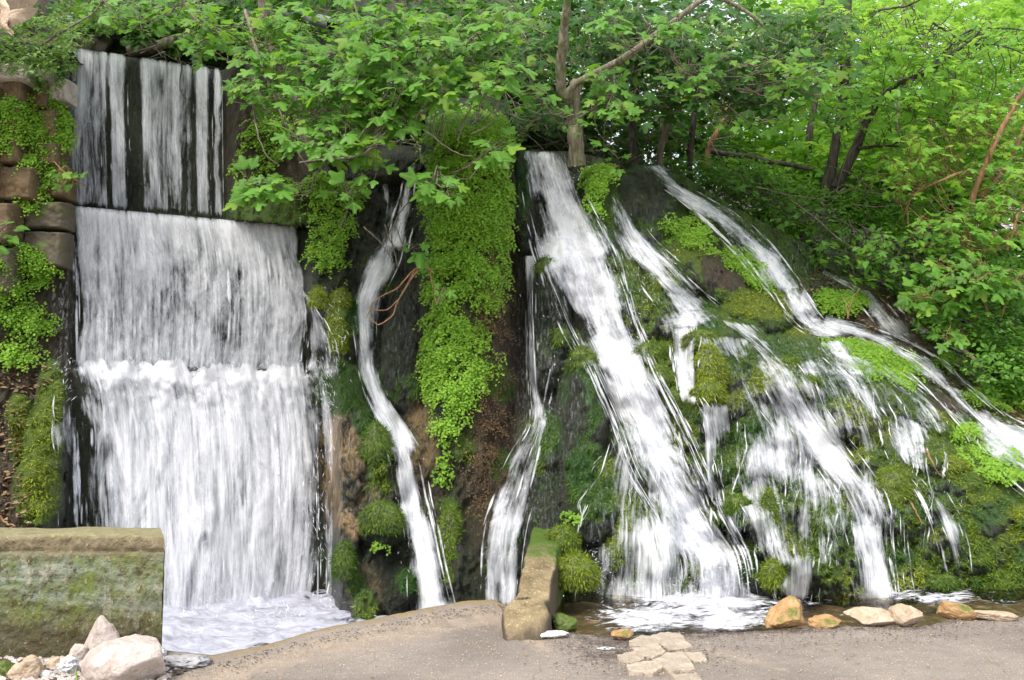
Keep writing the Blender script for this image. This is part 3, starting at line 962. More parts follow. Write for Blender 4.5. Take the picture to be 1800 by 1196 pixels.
stream('waterfall', [(108, 642), (126, 720), (130, 850), (138, 980), (150, 1110)], [(580, 648), (594, 740), (602, 860), (596, 1000), (570, 1140)],
       lambda s, t: .84 - .10 * t + .3 * sstep(.10, 0, t) - .36 * sstep(.84, 1.0, s) * sstep(.1, .45, t) - .1 * sstep(.1, 0, s), lambda s, t: .8 * sstep(.25, 0, t) + .18 + 0 * s, .10, 2, .05, free=F3, label='broad foaming curtain of water below the middle weir', seed=2, edgew=.30, jit=26, fringe=70, fw=(5, 13), spill=.03)
stream('waterfall', [(528, 500), (536, 560), (536, 610), (530, 665)], [(540, 520), (572, 570), (586, 615), (592, 665)], .50, .3, .22, 2, .03, label='side spray fanning off the middle weir', seed=3, edgew=.08)
stream('waterfall', [(100, 660), (96, 720), (100, 800), (108, 930)], [(135, 650), (140, 720), (140, 800), (140, 930)],   .58, .6, .16, 2, .04, label='splashing water at the edge of the lowest weir', seed=4)
stream('waterfall', [(545, 660), (556, 760), (560, 900), (560, 1110)], [(585, 655), (600, 760), (606, 900), (600, 1110)], .60, .3, .30, 2, .03, free=F3, seed=27, edgew=.08, fringe=30, fw=(2, 6), spill=.05)
stream('waterfall', [(652, 318), (662, 380), (650, 450), (622, 530), (628, 610), (640, 680), (680, 780), (700, 870), (716, 970), (722, 1095)],
       [(698, 318), (704, 380), (704, 450), (668, 535), (662, 610), (672, 680), (736, 790), (756, 880), (778, 980), (806, 1085)],
       lambda s, t: .52 + .42 * sstep(.12, .3, t) - .15 * sstep(.7, 1, t), .25, .10, 3, .03, label='narrow waterfall winding down beside the fern column', seed=5, edgew=.12, fringe=20, spill=.06, widen=.02)
stream('waterfall', [(716, 285), (706, 340), (694, 380), (668, 450)], [(736, 290), (724, 340), (722, 385), (706, 450)], .66, .35, .14, 2, .03, label='small cascade joining the narrow waterfall', seed=6, edgew=.05)
stream('waterfall', [(915, 266), (922, 330), (946, 440), (990, 560), (1035, 650), (1072, 740), (1105, 830), (1160, 920), (1200, 990), (1192, 1080)],
       [(1002, 268), (1030, 340), (1082, 450), (1112, 555), (1150, 650), (1205, 760), (1245, 850), (1285, 930), (1312, 985), (1322, 1080)],
       lambda s, t: .90 - .18 * sstep(.75, 1, s) + .1 * t, lambda s, t: .75 - .35 * t + 0 * s, .11, 3, .06, fringe=120, fw=(2, 8), edgew=.26, widen=.0, spill=.08, label='main white cascade rushing down from the fig tree roots', seed=7)
stream('waterfall', [(1085, 770), (1052, 850), (1034, 940), (1022, 1072)], [(1180, 800), (1210, 880), (1232, 960), (1240, 1078)], lambda s, t: .60 - .12 * np.sin(s * 6) ** 2, .25, .16, 2, .04, label='thin skirt of water spreading beside the main cascade', seed=8, fringe=36, fw=(2, 6), spill=.03)
stream('waterfall', [(922, 450), (927, 560), (930, 680), (932, 745), (902, 800), (872, 870), (852, 950), (850, 1078)],
       [(942, 450), (941, 560), (949, 680), (958, 745), (948, 800), (932, 870), (915, 950), (905, 1078)], lambda s, t: .66 - .1 * t, .2, .12, 2, .02, label='thin ribbon of water down the dark rock', seed=9, edgew=.05)
stream('waterfall', [(982, 590), (968, 650), (958, 700), (944, 760)], [(990, 590), (976, 650), (967, 700), (956, 765)], .55, .2, .10, 1, .01, label='hair-thin trickle beside the mossy knob', seed=10, edgew=.02)
stream('waterfall', [(1068, 342), (1090, 420), (1130, 490), (1160, 540), (1178, 590)], [(1088, 342), (1135, 415), (1190, 470), (1250, 530), (1305, 572)], .72, .7, .12, 2, .05, label='cascade between the mossy banks', seed=11, fringe=20, spill=.12)
stream('waterfall', [(1176, 575), (1186, 640), (1198, 715)], [(1232, 575), (1222, 640), (1226, 718)], .82, .4, .14, 2, .03, label='short chute beside the yellow moss cushion', seed=12, edgew=.06)
stream('waterfall', [(1198, 706), (1205, 770), (1215, 830), (1236, 890)], [(1290, 712), (1296, 770), (1290, 830), (1282, 900)], .50, .3, .14, 2, .03, label='thin apron of water under the short chute', seed=13)
stream('waterfall', [(1252, 560), (1320, 630), (1365, 710), (1412, 790), (1462, 870), (1494, 960), (1510, 1072)], [(1330, 572), (1405, 650), (1446, 730), (1515, 820), (1556, 890), (1566, 960), (1580, 1070)],
       lambda s, t: .60 + .10 * sstep(.6, .9, t), lambda s, t: .75 - .45 * t + 0 * s, .13, 2, .04, label='broken stream across the mossy slope', seed=14, fringe=34, fw=(2, 6), spill=.25, widen=.1)
stream('waterfall', [(1220, 590), (1275, 740), (1296, 860), (1330, 1000)], [(1500, 600), (1560, 700), (1600, 830), (1590, 1020)], lambda s, t: .40 + .12 * np.sin(s * 17 + t * 3) ** 2 - .1 * t, .55, .10, 2, .05, label='film of water over the green slope', seed=15, edgew=.3, fringe=46, fw=(1.5, 4.5), spill=.0)
stream('waterfall', [(1116, 288), (1150, 322), (1205, 362), (1280, 430), (1345, 510), (1400, 580), (1470, 600)], [(1176, 292), (1230, 338), (1300, 378), (1368, 440), (1412, 500), (1452, 560), (1490, 590)],
       .74, .9, .12, 3, .06, label='cascade down the ridge under the thicket', seed=16, edgew=.12, fringe=40, spill=.06, widen=-.04)
stream('waterfall', [(1445, 578), (1530, 606), (1595, 648), (1655, 705), (1720, 775), (1800, 850), (1900, 930), (1960, 1060)], [(1452, 556), (1545, 582), (1640, 628), (1705, 686), (1775, 742), (1850, 780), (1960, 850), (2050, 1050)],
       .80, .8, .14, 2, .05, label='lower reach of the ridge cascade beside the ferns', seed=17, edgew=.14, fringe=30, spill=.06)
stream('waterfall', [(1432, 478), (1512, 532), (1562, 592), (1625, 628), (1700, 665), (1745, 705)], [(1452, 470), (1545, 516), (1602, 568), (1650, 600), (1725, 640), (1765, 680)], .42, .7, .10, 2, .03, label='small rill over brown leaf litter', seed=18, edgew=.06)
stream('waterfall', [(1556, 800), (1612, 860), (1648, 940), (1676, 1062)], [(1612, 800), (1668, 880), (1698, 960), (1708, 1062)], .42, .4, .12, 2, .03, label='trickles between the mossy boulders', seed=19)
stream('waterfall', [(1362, 880), (1366, 940), (1372, 1066)], [(1460, 872), (1450, 940), (1440, 1066)], .36, .3, .12, 1, .03, label='drips over the low tufa ledge', seed=20)
stream('waterfall', [(1250, 870), (1262, 940), (1285, 1000)], [(1330, 880), (1325, 960), (1330, 1010)], .22, .6, .12, 1, .03, seed=21)
stream('waterfall', [(1540, 700), (1560, 780), (1580, 830)], [(1640, 760), (1650, 800), (1650, 850)], .48, .8, .11, 2, .03, seed=22)
stream('waterfall', [(1440, 610), (1520, 680), (1560, 740)], [(1560, 640), (1660, 720), (1700, 790)], .36, .9, .11, 2, .03, seed=24)
stream('waterfall', [(1385, 760), (1380, 820), (1376, 900)], [(1420, 760), (1420, 830), (1400, 900)], .45, .3, .11, 2, .03, seed=25, edgew=.06)
stream('waterfall', [(588, 46), (634, 66), (668, 130), (688, 200), (700, 262)], [(596, 40), (650, 58), (684, 130), (704, 200), (722, 262)], .55, .2, 0, 2, .02, free=lambda x, y: 10.9 - .5 * sstep(40, 260, y), label='jet of water arching out of the black pipe', seed=23, edgew=.04)

# ------------------------------------------------------------------ leaves and plants: prototypes
def fig_leaf(lobes, depth_, seed, nseg=5):
    """palmate leaf, base at the origin, tip along +Y, length about 1; face up +Z"""
    rr = np.random.RandomState(seed)
    ang, rad, vein = [], [], []
    for i, (a, r) in enumerate(lobes):
        a0 = math.radians(a); r = r * rr.uniform(.93, 1.07)
        for da, q, ve in ((-.36, .74, .15), (-.21, .93, .5), (0, 1.0, 1.0), (.21, .93, .5), (.36, .74, .15)):
            ang.append(a0 + da * (.8 if i else 1)); rad.append(r * q); vein.append(ve)
        if i < len(lobes) - 1:
            a1 = math.radians(lobes[i + 1][0])
            ang.append((a0 + a1) / 2); rad.append(min(r, lobes[i + 1][1]) * depth_ * rr.uniform(.9, 1.1)); vein.append(0)
    ang, rad, vein = map(np.array, (ang, rad, vein))
    o = np.argsort(ang); ang, rad, vein = ang[o], rad[o], vein[o]
    x, y = np.sin(ang) * rad * .62, np.cos(ang) * rad * .62 + .30
    z = -.20 * (x ** 2 + (y - .3) ** 2) * 2.0 - .05 * (1 - vein) + .03
    V = np.concatenate([[[0, .30, .03]], np.stack([x, y, z], 1), [[0, .14, .0]]])
    n = len(ang)
    Fc = [[0, i + 1, i + 2] for i in range(n - 1)] + [[0, n, n + 1], [0, n + 1, 1]]
    F = np.array(Fc)[:, ::-1]
    return V.astype(float), F, np.concatenate([[1], vein, [.6]])


LF = [fig_leaf([(-116, .62), (-58, .92), (0, 1.08), (58, .92), (116, .62)], .60, 1),
      fig_leaf([(-104, .66), (-52, .90), (0, 1.12), (52, .86), (104, .70)], .66, 2),
      fig_leaf([(-62, .88), (0, 1.10), (62, .92)], .66, 3),
      fig_leaf([(-108, .56), (-50, .80), (4, 1.15), (58, .96), (118, .60)], .74, 4), fig_leaf([(-70, .78), (-6, 1.06), (54, .70)], .80, 5)]
for _i, _q in ((3, -.22), (4, .18)):      # one leaf curls down, one cups up
    LF[_i][0][:, 2] += _q * LF[_i][0][:, 0] ** 2 * 2.2 + .06 * _q * np.sin(LF[_i][0][:, 1] * 9)
t_ = np.linspace(0, 1, 4)
OV = (np.array([[0, 0, 0], [-.26, .38, .07], [.26, .38, .07], [0, .42, 0], [-.17, .75, .02], [.17, .75, .02], [0, 1, -.12]], float),
      np.array([[0, 3, 1], [0, 2, 3], [1, 3, 4], [3, 2, 5], [3, 6, 4], [3, 5, 6]])[:, ::1], np.array([.8, 0, 0, .9, 0, 0, .8]))
FAN = (np.array([[0, 0, 0], [-.45, .62, .03], [-.15, .95, -.04], [.2, .92, .0], [.5, .55, .04]], float),
       np.array([[0, 2, 1], [0, 3, 2], [0, 4, 3]]), np.array([.5, 0, 0, 0, 0]))


def rotm(d, n):
    """columns x, y=d, z~n"""
    d = d / (np.linalg.norm(d, axis=1)[:, None] + 1e-9)
    x = np.cross(d, n); x /= np.linalg.norm(x, axis=1)[:, None] + 1e-9
    z = np.cross(x, d)
    return np.stack([x, d, z], -1)


def spread_np(proto, Rm_, T, S, rnd):
    V, Fc, ve = proto
    m = len(T)
    W = np.einsum('mij,nj->mni', Rm_, V) * S[:, None, None] + T[:, None, :]
    G = Fc[None] + (np.arange(m) * len(V))[:, None, None]
    return W.reshape(-1, 3), G.reshape(-1, 3), np.repeat(rnd, len(V)), np.tile(ve, m)


def foliage_mesh(name, mat, sets):
    Vs, Gs, Rs_, Es, o = [], [], [], [], 0
    for pr, A, T, S, r in sets:
        if not len(T): continue
        v, g, rr, ve = spread_np(pr, A, T, S, r)
        Vs.append(v); Gs.append(g + o); Rs_.append(rr); Es.append(ve); o += len(v)
    return mesh_np(name, np.concatenate(Vs), np.concatenate(Gs), mat, True, dict(rnd=np.concatenate(Rs_), vein=np.concatenate(Es)))


def leaf_parts(parent, A, T, S, mat, protos, name='leaf'):
    """single leaves as children that share three meshes"""
    base = [mesh_np(name, V * 1.0, Fc, mat, True, dict(vein=ve)) for V, Fc, ve in protos]
    import mathutils
    L = parent.location
    for i in range(len(T)):
        o = bpy.data.objects.new(name, base[i % len(base)])
        m = mathutils.Matrix.Identity(4)
        a = A[i] * S[i]
        for r in range(3):
            for c in range(3): m[r][c] = a[r][c]
            m[r][3] = T[i][r] - L[r]
        o.parent = parent
        o.matrix_local = m
        C.objects.link(o)


def shoots(P, k, rr, size, face=.55, droop=.25, petiole=.09, spread=1.0):
    """leaf rosettes at shoot tips P: returns rotation, position, scale, and the twig/petiole lines"""
    n = len(P)
    ks = np.repeat(np.arange(n), k)
    ph = rr.uniform(0, 6.28, n)[ks] + np.tile(np.arange(k), n) * 2.4 + rr.normal(0, .25, n * k)
    lean = rr.normal(0, .35, (n, 3)); lean[:, 1] -= face; lean[:, 2] += 1.0
    lean /= np.linalg.norm(lean, axis=1)[:, None]
    up = lean[ks]
    a = np.cross(up, np.array([0.2, .9, .1])); a /= np.linalg.norm(a, axis=1)[:, None]
    b = np.cross(up, a)
    out = np.cos(ph)[:, None] * a + np.sin(ph)[:, None] * b
    el = rr.uniform(-.25, .35, n * k)
    d = out * spread + up * (.1 + el)[:, None]
    d[:, 2] -= droop * rr.uniform(.3, 1.5, n * k)
    d /= np.linalg.norm(d, axis=1)[:, None]
    nn = up * 1.0 + np.array([0, -face * .6, .25]) + rr.normal(0, .28, (n * k, 3))
    S = size * rr.uniform(.45, 1.28, n * k)
    T0 = P[ks] - up * (rr.uniform(0, .12, n * k))[:, None] * (size / .2)
    T = T0 + d * petiole * (size / .2)
    return rotm(d, nn), T, S, T0


def in_blobs(blobs, rr, n):
    """blobs: (cx,cy,rx,ry,Y0,Y1,weight) in photo pixels and metres of distance"""
    w = np.array([b[6] if len(b) > 6 else b[2] * b[3] for b in blobs], float); w /= w.sum()
    k = rr.choice(len(blobs), n, p=w)
    B = np.array([b[:6] for b in blobs], float)[k]
    r = np.sqrt(rr.uniform(0, 1, n)); a = rr.uniform(0, 6.28, n)
    return at(B[:, 0] + B[:, 2] * r * np.cos(a), B[:, 1] + B[:, 3] * r * np.sin(a), B[:, 4] + (B[:, 5] - B[:, 4]) * rr.uniform(0, 1, n))


def lines_mesh(name, segs, mat, r0=.004, sides=4):
    """thin twigs: segs = list of (points (n,3), r_start, r_end)"""
    parts = []
    for pts, a, b in segs:
        v, f = tube_np(pts, np.linspace(a, b, len(pts)), sides)
        parts.append((v, f))
    V, Fc = join_np(parts)
    return mesh_np(name, V, Fc, mat)


def limb(name, pix, r0, r1, mat, parent, n=26, wob=.12, seed=0, label=None):
    """a branch through (px,py,Y) points"""
    p = np.array(pix, float)
    q = resample(at(p[:, 0], p[:, 1], p[:, 2]), n)
    q = q + .012 * np.stack([fbm(np.arange(n) * .35, seed, 0, 2, 1), fbm(np.arange(n) * .35, seed, 5, 2, 2), fbm(np.arange(n) * .35, seed, 9, 2, 3)], 1)
    v, f = tube_np(q, np.linspace(r0, r1, n) * (1 + .12 * vnoise(np.arange(n) * .6, seed)), 9, wob, seed)
    o = bpy.data.objects.new(name, mesh_np(name, v, f, mat))
    C.objects.link(o)
    place(o, parent)
    if label: o['label'] = label
    return o, q


def twigs_to(P, trunks, rr, curve=.12):
    """twigs from shoot tips to the nearest point of the limbs"""
    B = np.concatenate(trunks)
    segs = []
    for p in P:
        d = np.linalg.norm(B - p, axis=1)
        q = B[np.argmin(d + rr.uniform(0, .5, len(B)))]
        L = np.linalg.norm(q - p)
        if L > .5:
            q = p + (q - p) / L * rr.uniform(.25, .55) + np.array([0, .12, -.05])
        m = (p + q) / 2 + rr.normal(0, curve * .5, 3) - np.array([0, 0, curve * .6])
        segs.append((resample([q, m, p], 6), .0065, .003))
    return segs


def grow(name, label, cat, foot, limbs, blobs, n_sh, k, size, mat, barkmat, seed, group=None, parts=180, protos=None, face=.55, droop=.3, twig=True, leafname='leaf', petiole=.09, nlimb=None):
    rr = np.random.RandomState(seed)
    root = empty(name, label, cat, at(*foot), group)
    qs = []
    for i, (nm, pix, r0, r1) in enumerate(limbs):
        _, q = limb(nm, pix, r0, r1, barkmat, root, seed=seed * 10 + i)
        qs.append(q)
    P = in_blobs(blobs, rr, n_sh)
    A, T, S, T0 = shoots(P, k, rr, size, face, droop, petiole)
    # nearest leaves become parts, the rest one mass
    pix_size = S / T[:, 1] * (.6 + .4 * rr.uniform(0, 1, len(S)))
    inframe = (np.abs(T[:, 0] / T[:, 1]) < 900 / F_PX) & ((T[:, 2] - CAM_Z) / T[:, 1] < 700 / F_PX)
    order = np.argsort(-(pix_size * inframe))
    one, rest = order[:parts], order[parts:]
    pr = protos or LF
    leaf_parts(root, A[one], T[one], S[one], mat, pr, leafname)
    r = rr.uniform(0, 1, len(T))
    sets = [(p_, A[rest[i::len(pr)]], T[rest[i::len(pr)]], S[rest[i::len(pr)]], r[rest[i::len(pr)]]) for i, p_ in enumerate(pr)]
    if len(rest):
        o = bpy.data.objects.new('foliage', foliage_mesh('foliage', mat, sets))
        C.objects.link(o); place(o, root); o['kind'] = 'stuff'
    if twig and qs:
        segs = twigs_to(P, qs, rr)
        sel_ = rr.permutation(len(T))[:900]
        segs += [(np.stack([T0[i], T[i] + .25 * S[i] * A[i][:, 1]]), .0028, .0016) for i in np.concatenate([one, sel_])]
        o = bpy.data.objects.new('twigs', lines_mesh('twigs', segs, barkmat, sides=4))
        C.objects.link(o); place(o, root); o['kind'] = 'stuff'
    return root


# ------------------------------------------------------------------ the fig trees over the falls
grow('fig_tree', 'broad-leaved fig whose boughs hang over the weirs and the fern column', 'tree', (520, 200, 10.6),
     [('trunk', [(560, 330, 10.6), (520, 180, 10.4), (470, 60, 10.2), (450, -80, 10.0)], .07, .04),
      ('branch', [(770, 130, 8.9), (735, 170, 8.6), (705, 215, 8.3), (665, 245, 8.1), (635, 272, 8.0), (560, 282, 7.9), (525, 288, 7.9)], .022, .006),
      ('branch', [(705, 212, 8.3), (750, 232, 8.2), (800, 268, 8.15), (830, 275, 8.1)], .010, .004),
      ('branch', [(432, 20, 9.2), (452, 90, 8.8), (490, 190, 8.5), (515, 250, 8.4), (545, 300, 8.4)], .020, .008),
      ('branch', [(440, 170, 8.6), (452, 230, 8.5), (470, 275, 8.4), (492, 291, 8.4)], .009, .004),
      ('branch', [(640, 300, 8.6), (650, 170, 8.9), (655, 120, 9.0), (630, 30, 9.2), (610, -40, 9.3)], .014, .008),
      ('branch', [(560, 160, 8.9), (620, 150, 8.7), (700, 120, 8.5), (780, 90, 8.4), (840, 60, 8.5)], .016, .006),
      ('branch', [(300, -30, 9.2), (350, 40, 9.3), (420, 70, 9.2), (480, 100, 9.1)], .014, .006),
      ('branch', [(420, 348, 8.3), (470, 358, 8.3), (520, 352, 8.4), (545, 338, 8.5)], .007, .003)],
     [(600, 60, 190, 75, 8.2, 9.6), (760, 85, 130, 70, 7.9, 9.2), (520, 130, 110, 70, 8.3, 9.3), (420, 40, 110, 45, 8.8, 9.8), (850, 60, 90, 70, 8.2, 9.4), (610, 170, 110, 45, 8.0, 9.0), (720, 130, 100, 35, 7.9, 8.6), (300, 30, 90, 30, 9.2, 10.0), (250, 10, 120, 30, 9.4, 10.4), (380, 75, 50, 20, 9.3, 9.9)],
     310, 6, .165, M['fig'], M['bark'], 11, 'fig trees over the falls', parts=290)
grow('fig_tree', 'low fig shoots with big pale leaves hanging in front of the brown rock', 'tree', (560, 300, 9.2),
     [('branch', [(545, 338, 8.6), (560, 300, 8.3), (600, 260, 8.1), (640, 250, 8.0)], .010, .005), ('branch', [(600, 400, 9.0), (615, 350, 8.5), (600, 300, 8.2)], .008, .004),
      ('branch', [(700, 470, 9.1), (690, 400, 8.8), (740, 330, 8.5), (770, 300, 8.3)], .008, .004)],
     [(455, 320, 35, 25, 8.0, 8.3, 2), (570, 240, 50, 25, 7.9, 8.3, 5), (605, 320, 35, 18, 8.0, 8.3, 3), (640, 235, 50, 25, 7.9, 8.3, 4), (650, 290, 34, 16, 8.0, 8.4, 1.4), (770, 318, 28, 14, 8.0, 8.2, 1.2), (880, 255, 35, 14, 8.0, 8.3, 1.2), (680, 195, 40, 25, 8.0, 8.4, 4), (740, 140, 60, 22, 7.9, 8.3, 3), (560, 200, 70, 30, 8.1, 8.6, 4), (740, 425, 12, 10, 8.6, 8.8, .8), (470, 150, 50, 40, 8.2, 8.7, 3), (860, 125, 50, 24, 7.9, 8.3, 3), (620, 90, 80, 50, 7.9, 8.4, 3)],
     84, 6, .175, M['fig'], M['bark'], 12, 'fig trees over the falls', parts=290, face=.8)
grow('fig_tree', 'fig with a forked pale trunk rooted at the top of the main cascade', 'tree', (1012, 275, 9.7),
     [('trunk', [(1015, 292, 9.75), (1012, 250, 9.7), (1010, 205, 9.65), (1008, 170, 9.6), (1016, 145, 9.6)], .105, .07),
      ('branch', [(1003, 180, 9.55), (988, 160, 9.5), (985, 120, 9.4), (992, 60, 9.2), (998, 0, 9.0), (1002, -60, 8.9)], .060, .040),
      ('branch', [(1000, 172, 9.5), (1008, 150, 9.4), (1040, 130, 9.3), (1100, 100, 9.1), (1160, 58, 8.9), (1205, 20, 8.8), (1250, -5, 8.7), (1310, 20, 8.8), (1340, 45, 8.9)], .046, .016),
      ('branch', [(1035, 140, 9.8), (1090, 160, 9.9), (1160, 185, 10.0), (1250, 190, 10.2), (1330, 185, 10.4)], .020, .012),
      ('branch', [(1150, 30, 9.4), (1200, 120, 9.6), (1290, 172, 9.9), (1340, 160, 9.9)], .015, .008)],
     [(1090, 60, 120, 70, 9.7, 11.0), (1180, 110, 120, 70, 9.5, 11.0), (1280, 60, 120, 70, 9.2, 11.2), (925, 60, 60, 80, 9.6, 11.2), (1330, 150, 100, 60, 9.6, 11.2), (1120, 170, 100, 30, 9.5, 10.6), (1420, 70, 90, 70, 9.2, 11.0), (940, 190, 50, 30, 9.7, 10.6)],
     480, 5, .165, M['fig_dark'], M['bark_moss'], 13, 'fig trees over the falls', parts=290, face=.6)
grow('fig_tree', 'bright fig sprays in front of the forked trunk and the dark canopy', 'tree', (1100, 180, 9.3),
     [('branch', [(1190, 30, 8.8), (1180, 60, 8.8), (1140, 100, 8.8)], .008, .004), ('branch', [(1020, 205, 9.2), (1060, 180, 9.0), (1090, 150, 8.9)], .008, .004), ('branch', [(1210, 130, 8.9), (1180, 100, 8.8), (1200, 128, 8.8)], .007, .003)],
     [(1110, 40, 60, 25, 8.6, 8.9, 2), (1200, 30, 40, 20, 8.6, 8.9, 2), (1075, 120, 35, 20, 8.9, 9.1, 2), (1070, 175, 30, 25, 8.8, 9.1, 2), (1220, 125, 45, 25, 8.7, 9.0, 2), (1010, 205, 18, 16, 9.2, 9.4, 1), (940, 150, 30, 20, 8.8, 9.2, 1.5), (1320, 95, 60, 40, 8.7, 9.2, 2), (1430, 130, 70, 40, 8.6, 9.2, 3), (1080, 265, 30, 20, 9.0, 9.3, 1.5), (1370, 210, 50, 30, 9.2, 9.6, 1.5), (1290, 200, 30, 20, 9.4, 9.8, 1)],
     70, 5, .15, M['fig'], M['bark'], 14, 'fig trees over the falls', parts=290, face=.8)
# right: open, backlit wood
grow('tree', 'slanting double-trunked tree standing in the bright wood on the bank', 'tree', (1470, 330, 12.4),
     [('trunk', [(1450, 345, 12.5), (1462, 290, 12.5), (1476, 220, 12.4), (1485, 130, 12.3), (1490, 30, 12.2), (1492, -60, 12.1)], .08, .05),
      ('trunk', [(1470, 330, 12.3), (1500, 270, 12.2), (1525, 210, 12.1), (1560, 160, 12.0), (1620, 130, 11.8), (1690, 85, 11.6), (1745, 35, 11.5)], .080, .014),
      ('branch', [(1508, 262, 12.1), (1540, 258, 12.0), (1582, 257, 11.9)], .026, .014), ('branch', [(1560, 160, 12.0), (1590, 175, 11.9), (1640, 210, 11.8)], .014, .006),
      ('branch', [(1640, 115, 11.8), (1700, 55, 11.7), (1770, 50, 11.6), (1830, 60, 11.5)], .018, .009), ('branch', [(1535, 20, 11.5), (1600, 8, 11.4), (1650, -20, 11.3)], .016, .01),
      ('branch', [(1640, 40, 11.2), (1700, 75, 11.2), (1760, 80, 11.1), (1800, 95, 11.0)], .016, .008)],
     [(1500, 60, 110, 60, 10.2, 12.5), (1560, 110, 120, 80, 10.5, 12.8), (1650, 60, 120, 60, 10.6, 13), (1740, 120, 90, 90, 10.6, 13), (1470, 180, 70, 50, 10.2, 12), (1620, 200, 120, 50, 10.8, 13)],
     290, 5, .165, M['lime'], M['bark_dark'], 15, 'trees in the bright wood', parts=250, face=.35)
grow('tree', 'orange-barked sapling leaning across the bank beside the lower cascade', 'tree', (1700, 480, 11.2),
     [('trunk', [(1700, 505, 11.2), (1704, 440, 11.1), (1698, 400, 11.1), (1716, 330, 11.0), (1745, 260, 10.9), (1780, 190, 10.8), (1815, 140, 10.7)], .050, .026),
      ('branch', [(1704, 300, 10.9), (1650, 320, 10.9), (1600, 350, 11.0), (1597, 400, 11.0)], .022, .010), ('trunk', [(1725, 345, 11.4), (1770, 290, 11.3), (1810, 200, 11.2)], .034, .02),
      ('branch', [(1770, 440, 10.4), (1790, 380, 10.4), (1830, 320, 10.4)], .018, .012)],
     [(1700, 220, 110, 60, 10.3, 11.8), (1760, 320, 80, 60, 10.2, 11.4), (1620, 290, 80, 50, 10.6, 11.8), (1700, 400, 110, 40, 10.0, 11.2)],
     170, 5, .135, M['lime'], M['bark_orange'], 16, 'trees in the bright wood', parts=200, face=.4)
grow('shrub', 'broad-leaved shrub overhanging the brown litter bank beside the ridge cascade', 'shrub', (1560, 470, 10.9),
     [('branch', [(1560, 500, 11.0), (1540, 440, 10.9), (1500, 400, 10.8), (1430, 370, 10.8)], .014, .006), ('branch', [(1640, 520, 10.8), (1600, 450, 10.7), (1540, 410, 10.6), (1490, 385, 10.6)], .012, .005)],
     [(1500, 430, 80, 30, 10.3, 11.2), (1600, 430, 90, 40, 10.2, 11.3), (1560, 480, 60, 22, 10.2, 10.9), (1660, 500, 60, 35, 10.0, 10.8), (1410, 370, 60, 30, 10.8, 11.6), (1730, 500, 80, 40, 9.9, 10.8), (1320, 320, 60, 30, 11.0, 11.8)],
     210, 5, .13, M['fig'], M['bark_dark'], 17, 'shrubs on the bank', parts=230, protos=[OV, LF[1], OV], face=.6)
grow('shrub', 'wide-leaved shrub in front of the orange sapling', 'shrub', (1740, 520, 10.2),
     [('branch', [(1740, 560, 10.3), (1720, 500, 10.2), (1690, 470, 10.1)], .012, .005), ('branch', [(1760, 560, 10.2), (1780, 500, 10.1), (1800, 480, 10.0)], .012, .005)],
     [(1700, 470, 70, 25, 9.8, 10.4, 3), (1760, 490, 60, 25, 9.7, 10.2, 3), (1650, 520, 40, 20, 9.9, 10.3, 2), (1710, 380, 30, 20, 10.2, 10.6, 1), (1670, 580, 30, 20, 9.8, 10.1, 1)],
     48, 6, .17, M['fig'], M['bark_orange'], 18, 'shrubs on the bank', parts=180, face=.7)
grow('shrub', 'trailing low shrub at the foot of the bank above the last ferns', 'shrub', (1740, 620, 10.2), [],
     [(1700, 570, 90, 30, 9.9, 10.7), (1760, 640, 70, 30, 9.7, 10.4), (1640, 560, 50, 16, 10.2, 10.7)],
     150, 5, .075, M['fig'], M['bark_dark'], 19, 'shrubs on the bank', parts=120, protos=[OV], face=.6)
# standing stems between trunk and wood
for i, (pix, r0, r1, mt, lb) in enumerate([
        ([(1160, 275, 11.2), (1170, 220, 11.2), (1180, 170, 11.2), (1190, 60, 11.3)], .05, .035, 'bark', 'short pale stem leaning behind the top of the ridge cascade'),
        ([(1212, 290, 11.6), (1218, 230, 11.6), (1226, 160, 11.7), (1230, 40, 11.8)], .045, .03, 'bark_dark', 'upright slim stem next to the pale leaning stem'),
        ([(1245, 262, 12.2), (1262, 230, 12.2), (1280, 190, 12.2), (1300, 100, 12.3)], .04, .03, 'bark_orange', 'thin brown stem leaning to the bright wood'),
        ([(1115, 300, 11.0), (1112, 240, 11.2), (1118, 150, 11.3), (1125, 40, 11.4)], .06, .04, 'bark_dark', 'dark stem just behind the forked fig trunk'),
        ([(720, 40, 12.5), (745, 0, 12.4), (760, -60, 12.3)], .06, .05, 'bark_dark', 'dark stem high above the fern column'),
        ([(930, 250, 11.8), (925, 150, 11.9), (935, 20, 12)], .05, .04, 'bark_dark', 'dark stem above the fern column, behind the canopy'),
        ([(1420, 300, 13.2), (1425, 230, 13.2), (1440, 120, 13.2), (1445, 0, 13.2)], .05, .04, 'bark_dark', 'slim stem left of the double-trunked tree'),
        ([(1585, 330, 14), (1580, 200, 14), (1590, 60, 14), (1590, -60, 14)], .05, .04, 'bark', 'far grey stem seen through the bright wood')]):
    r_ = empty('sapling', lb, 'sapling', at(*pix[0]), 'stems in the thicket')
    limb('trunk', [(pix[0][0], pix[0][1] + 30, pix[0][2])] + pix, r0, r1, M[mt], r_, seed=300 + i)

# ------------------------------------------------------------------ the thicket and the wood behind, too dense to count
def mass(name, label, blobs, n, k, size, mat, seed, protos, face=.4, droop=.3):
    rr = np.random.RandomState(seed)
    P = in_blobs(blobs, rr, n)
    A, T, S, T0 = shoots(P, k, rr, size, face, droop, .05)
    r = rr.uniform(0, 1, len(T))
    return obj(name, foliage_mesh(name, mat, [(p_, A[i::len(protos)], T[i::len(protos)], S[i::len(protos)], r[i::len(protos)]) for i, p_ in enumerate(protos)]), kind='stuff', label=label)


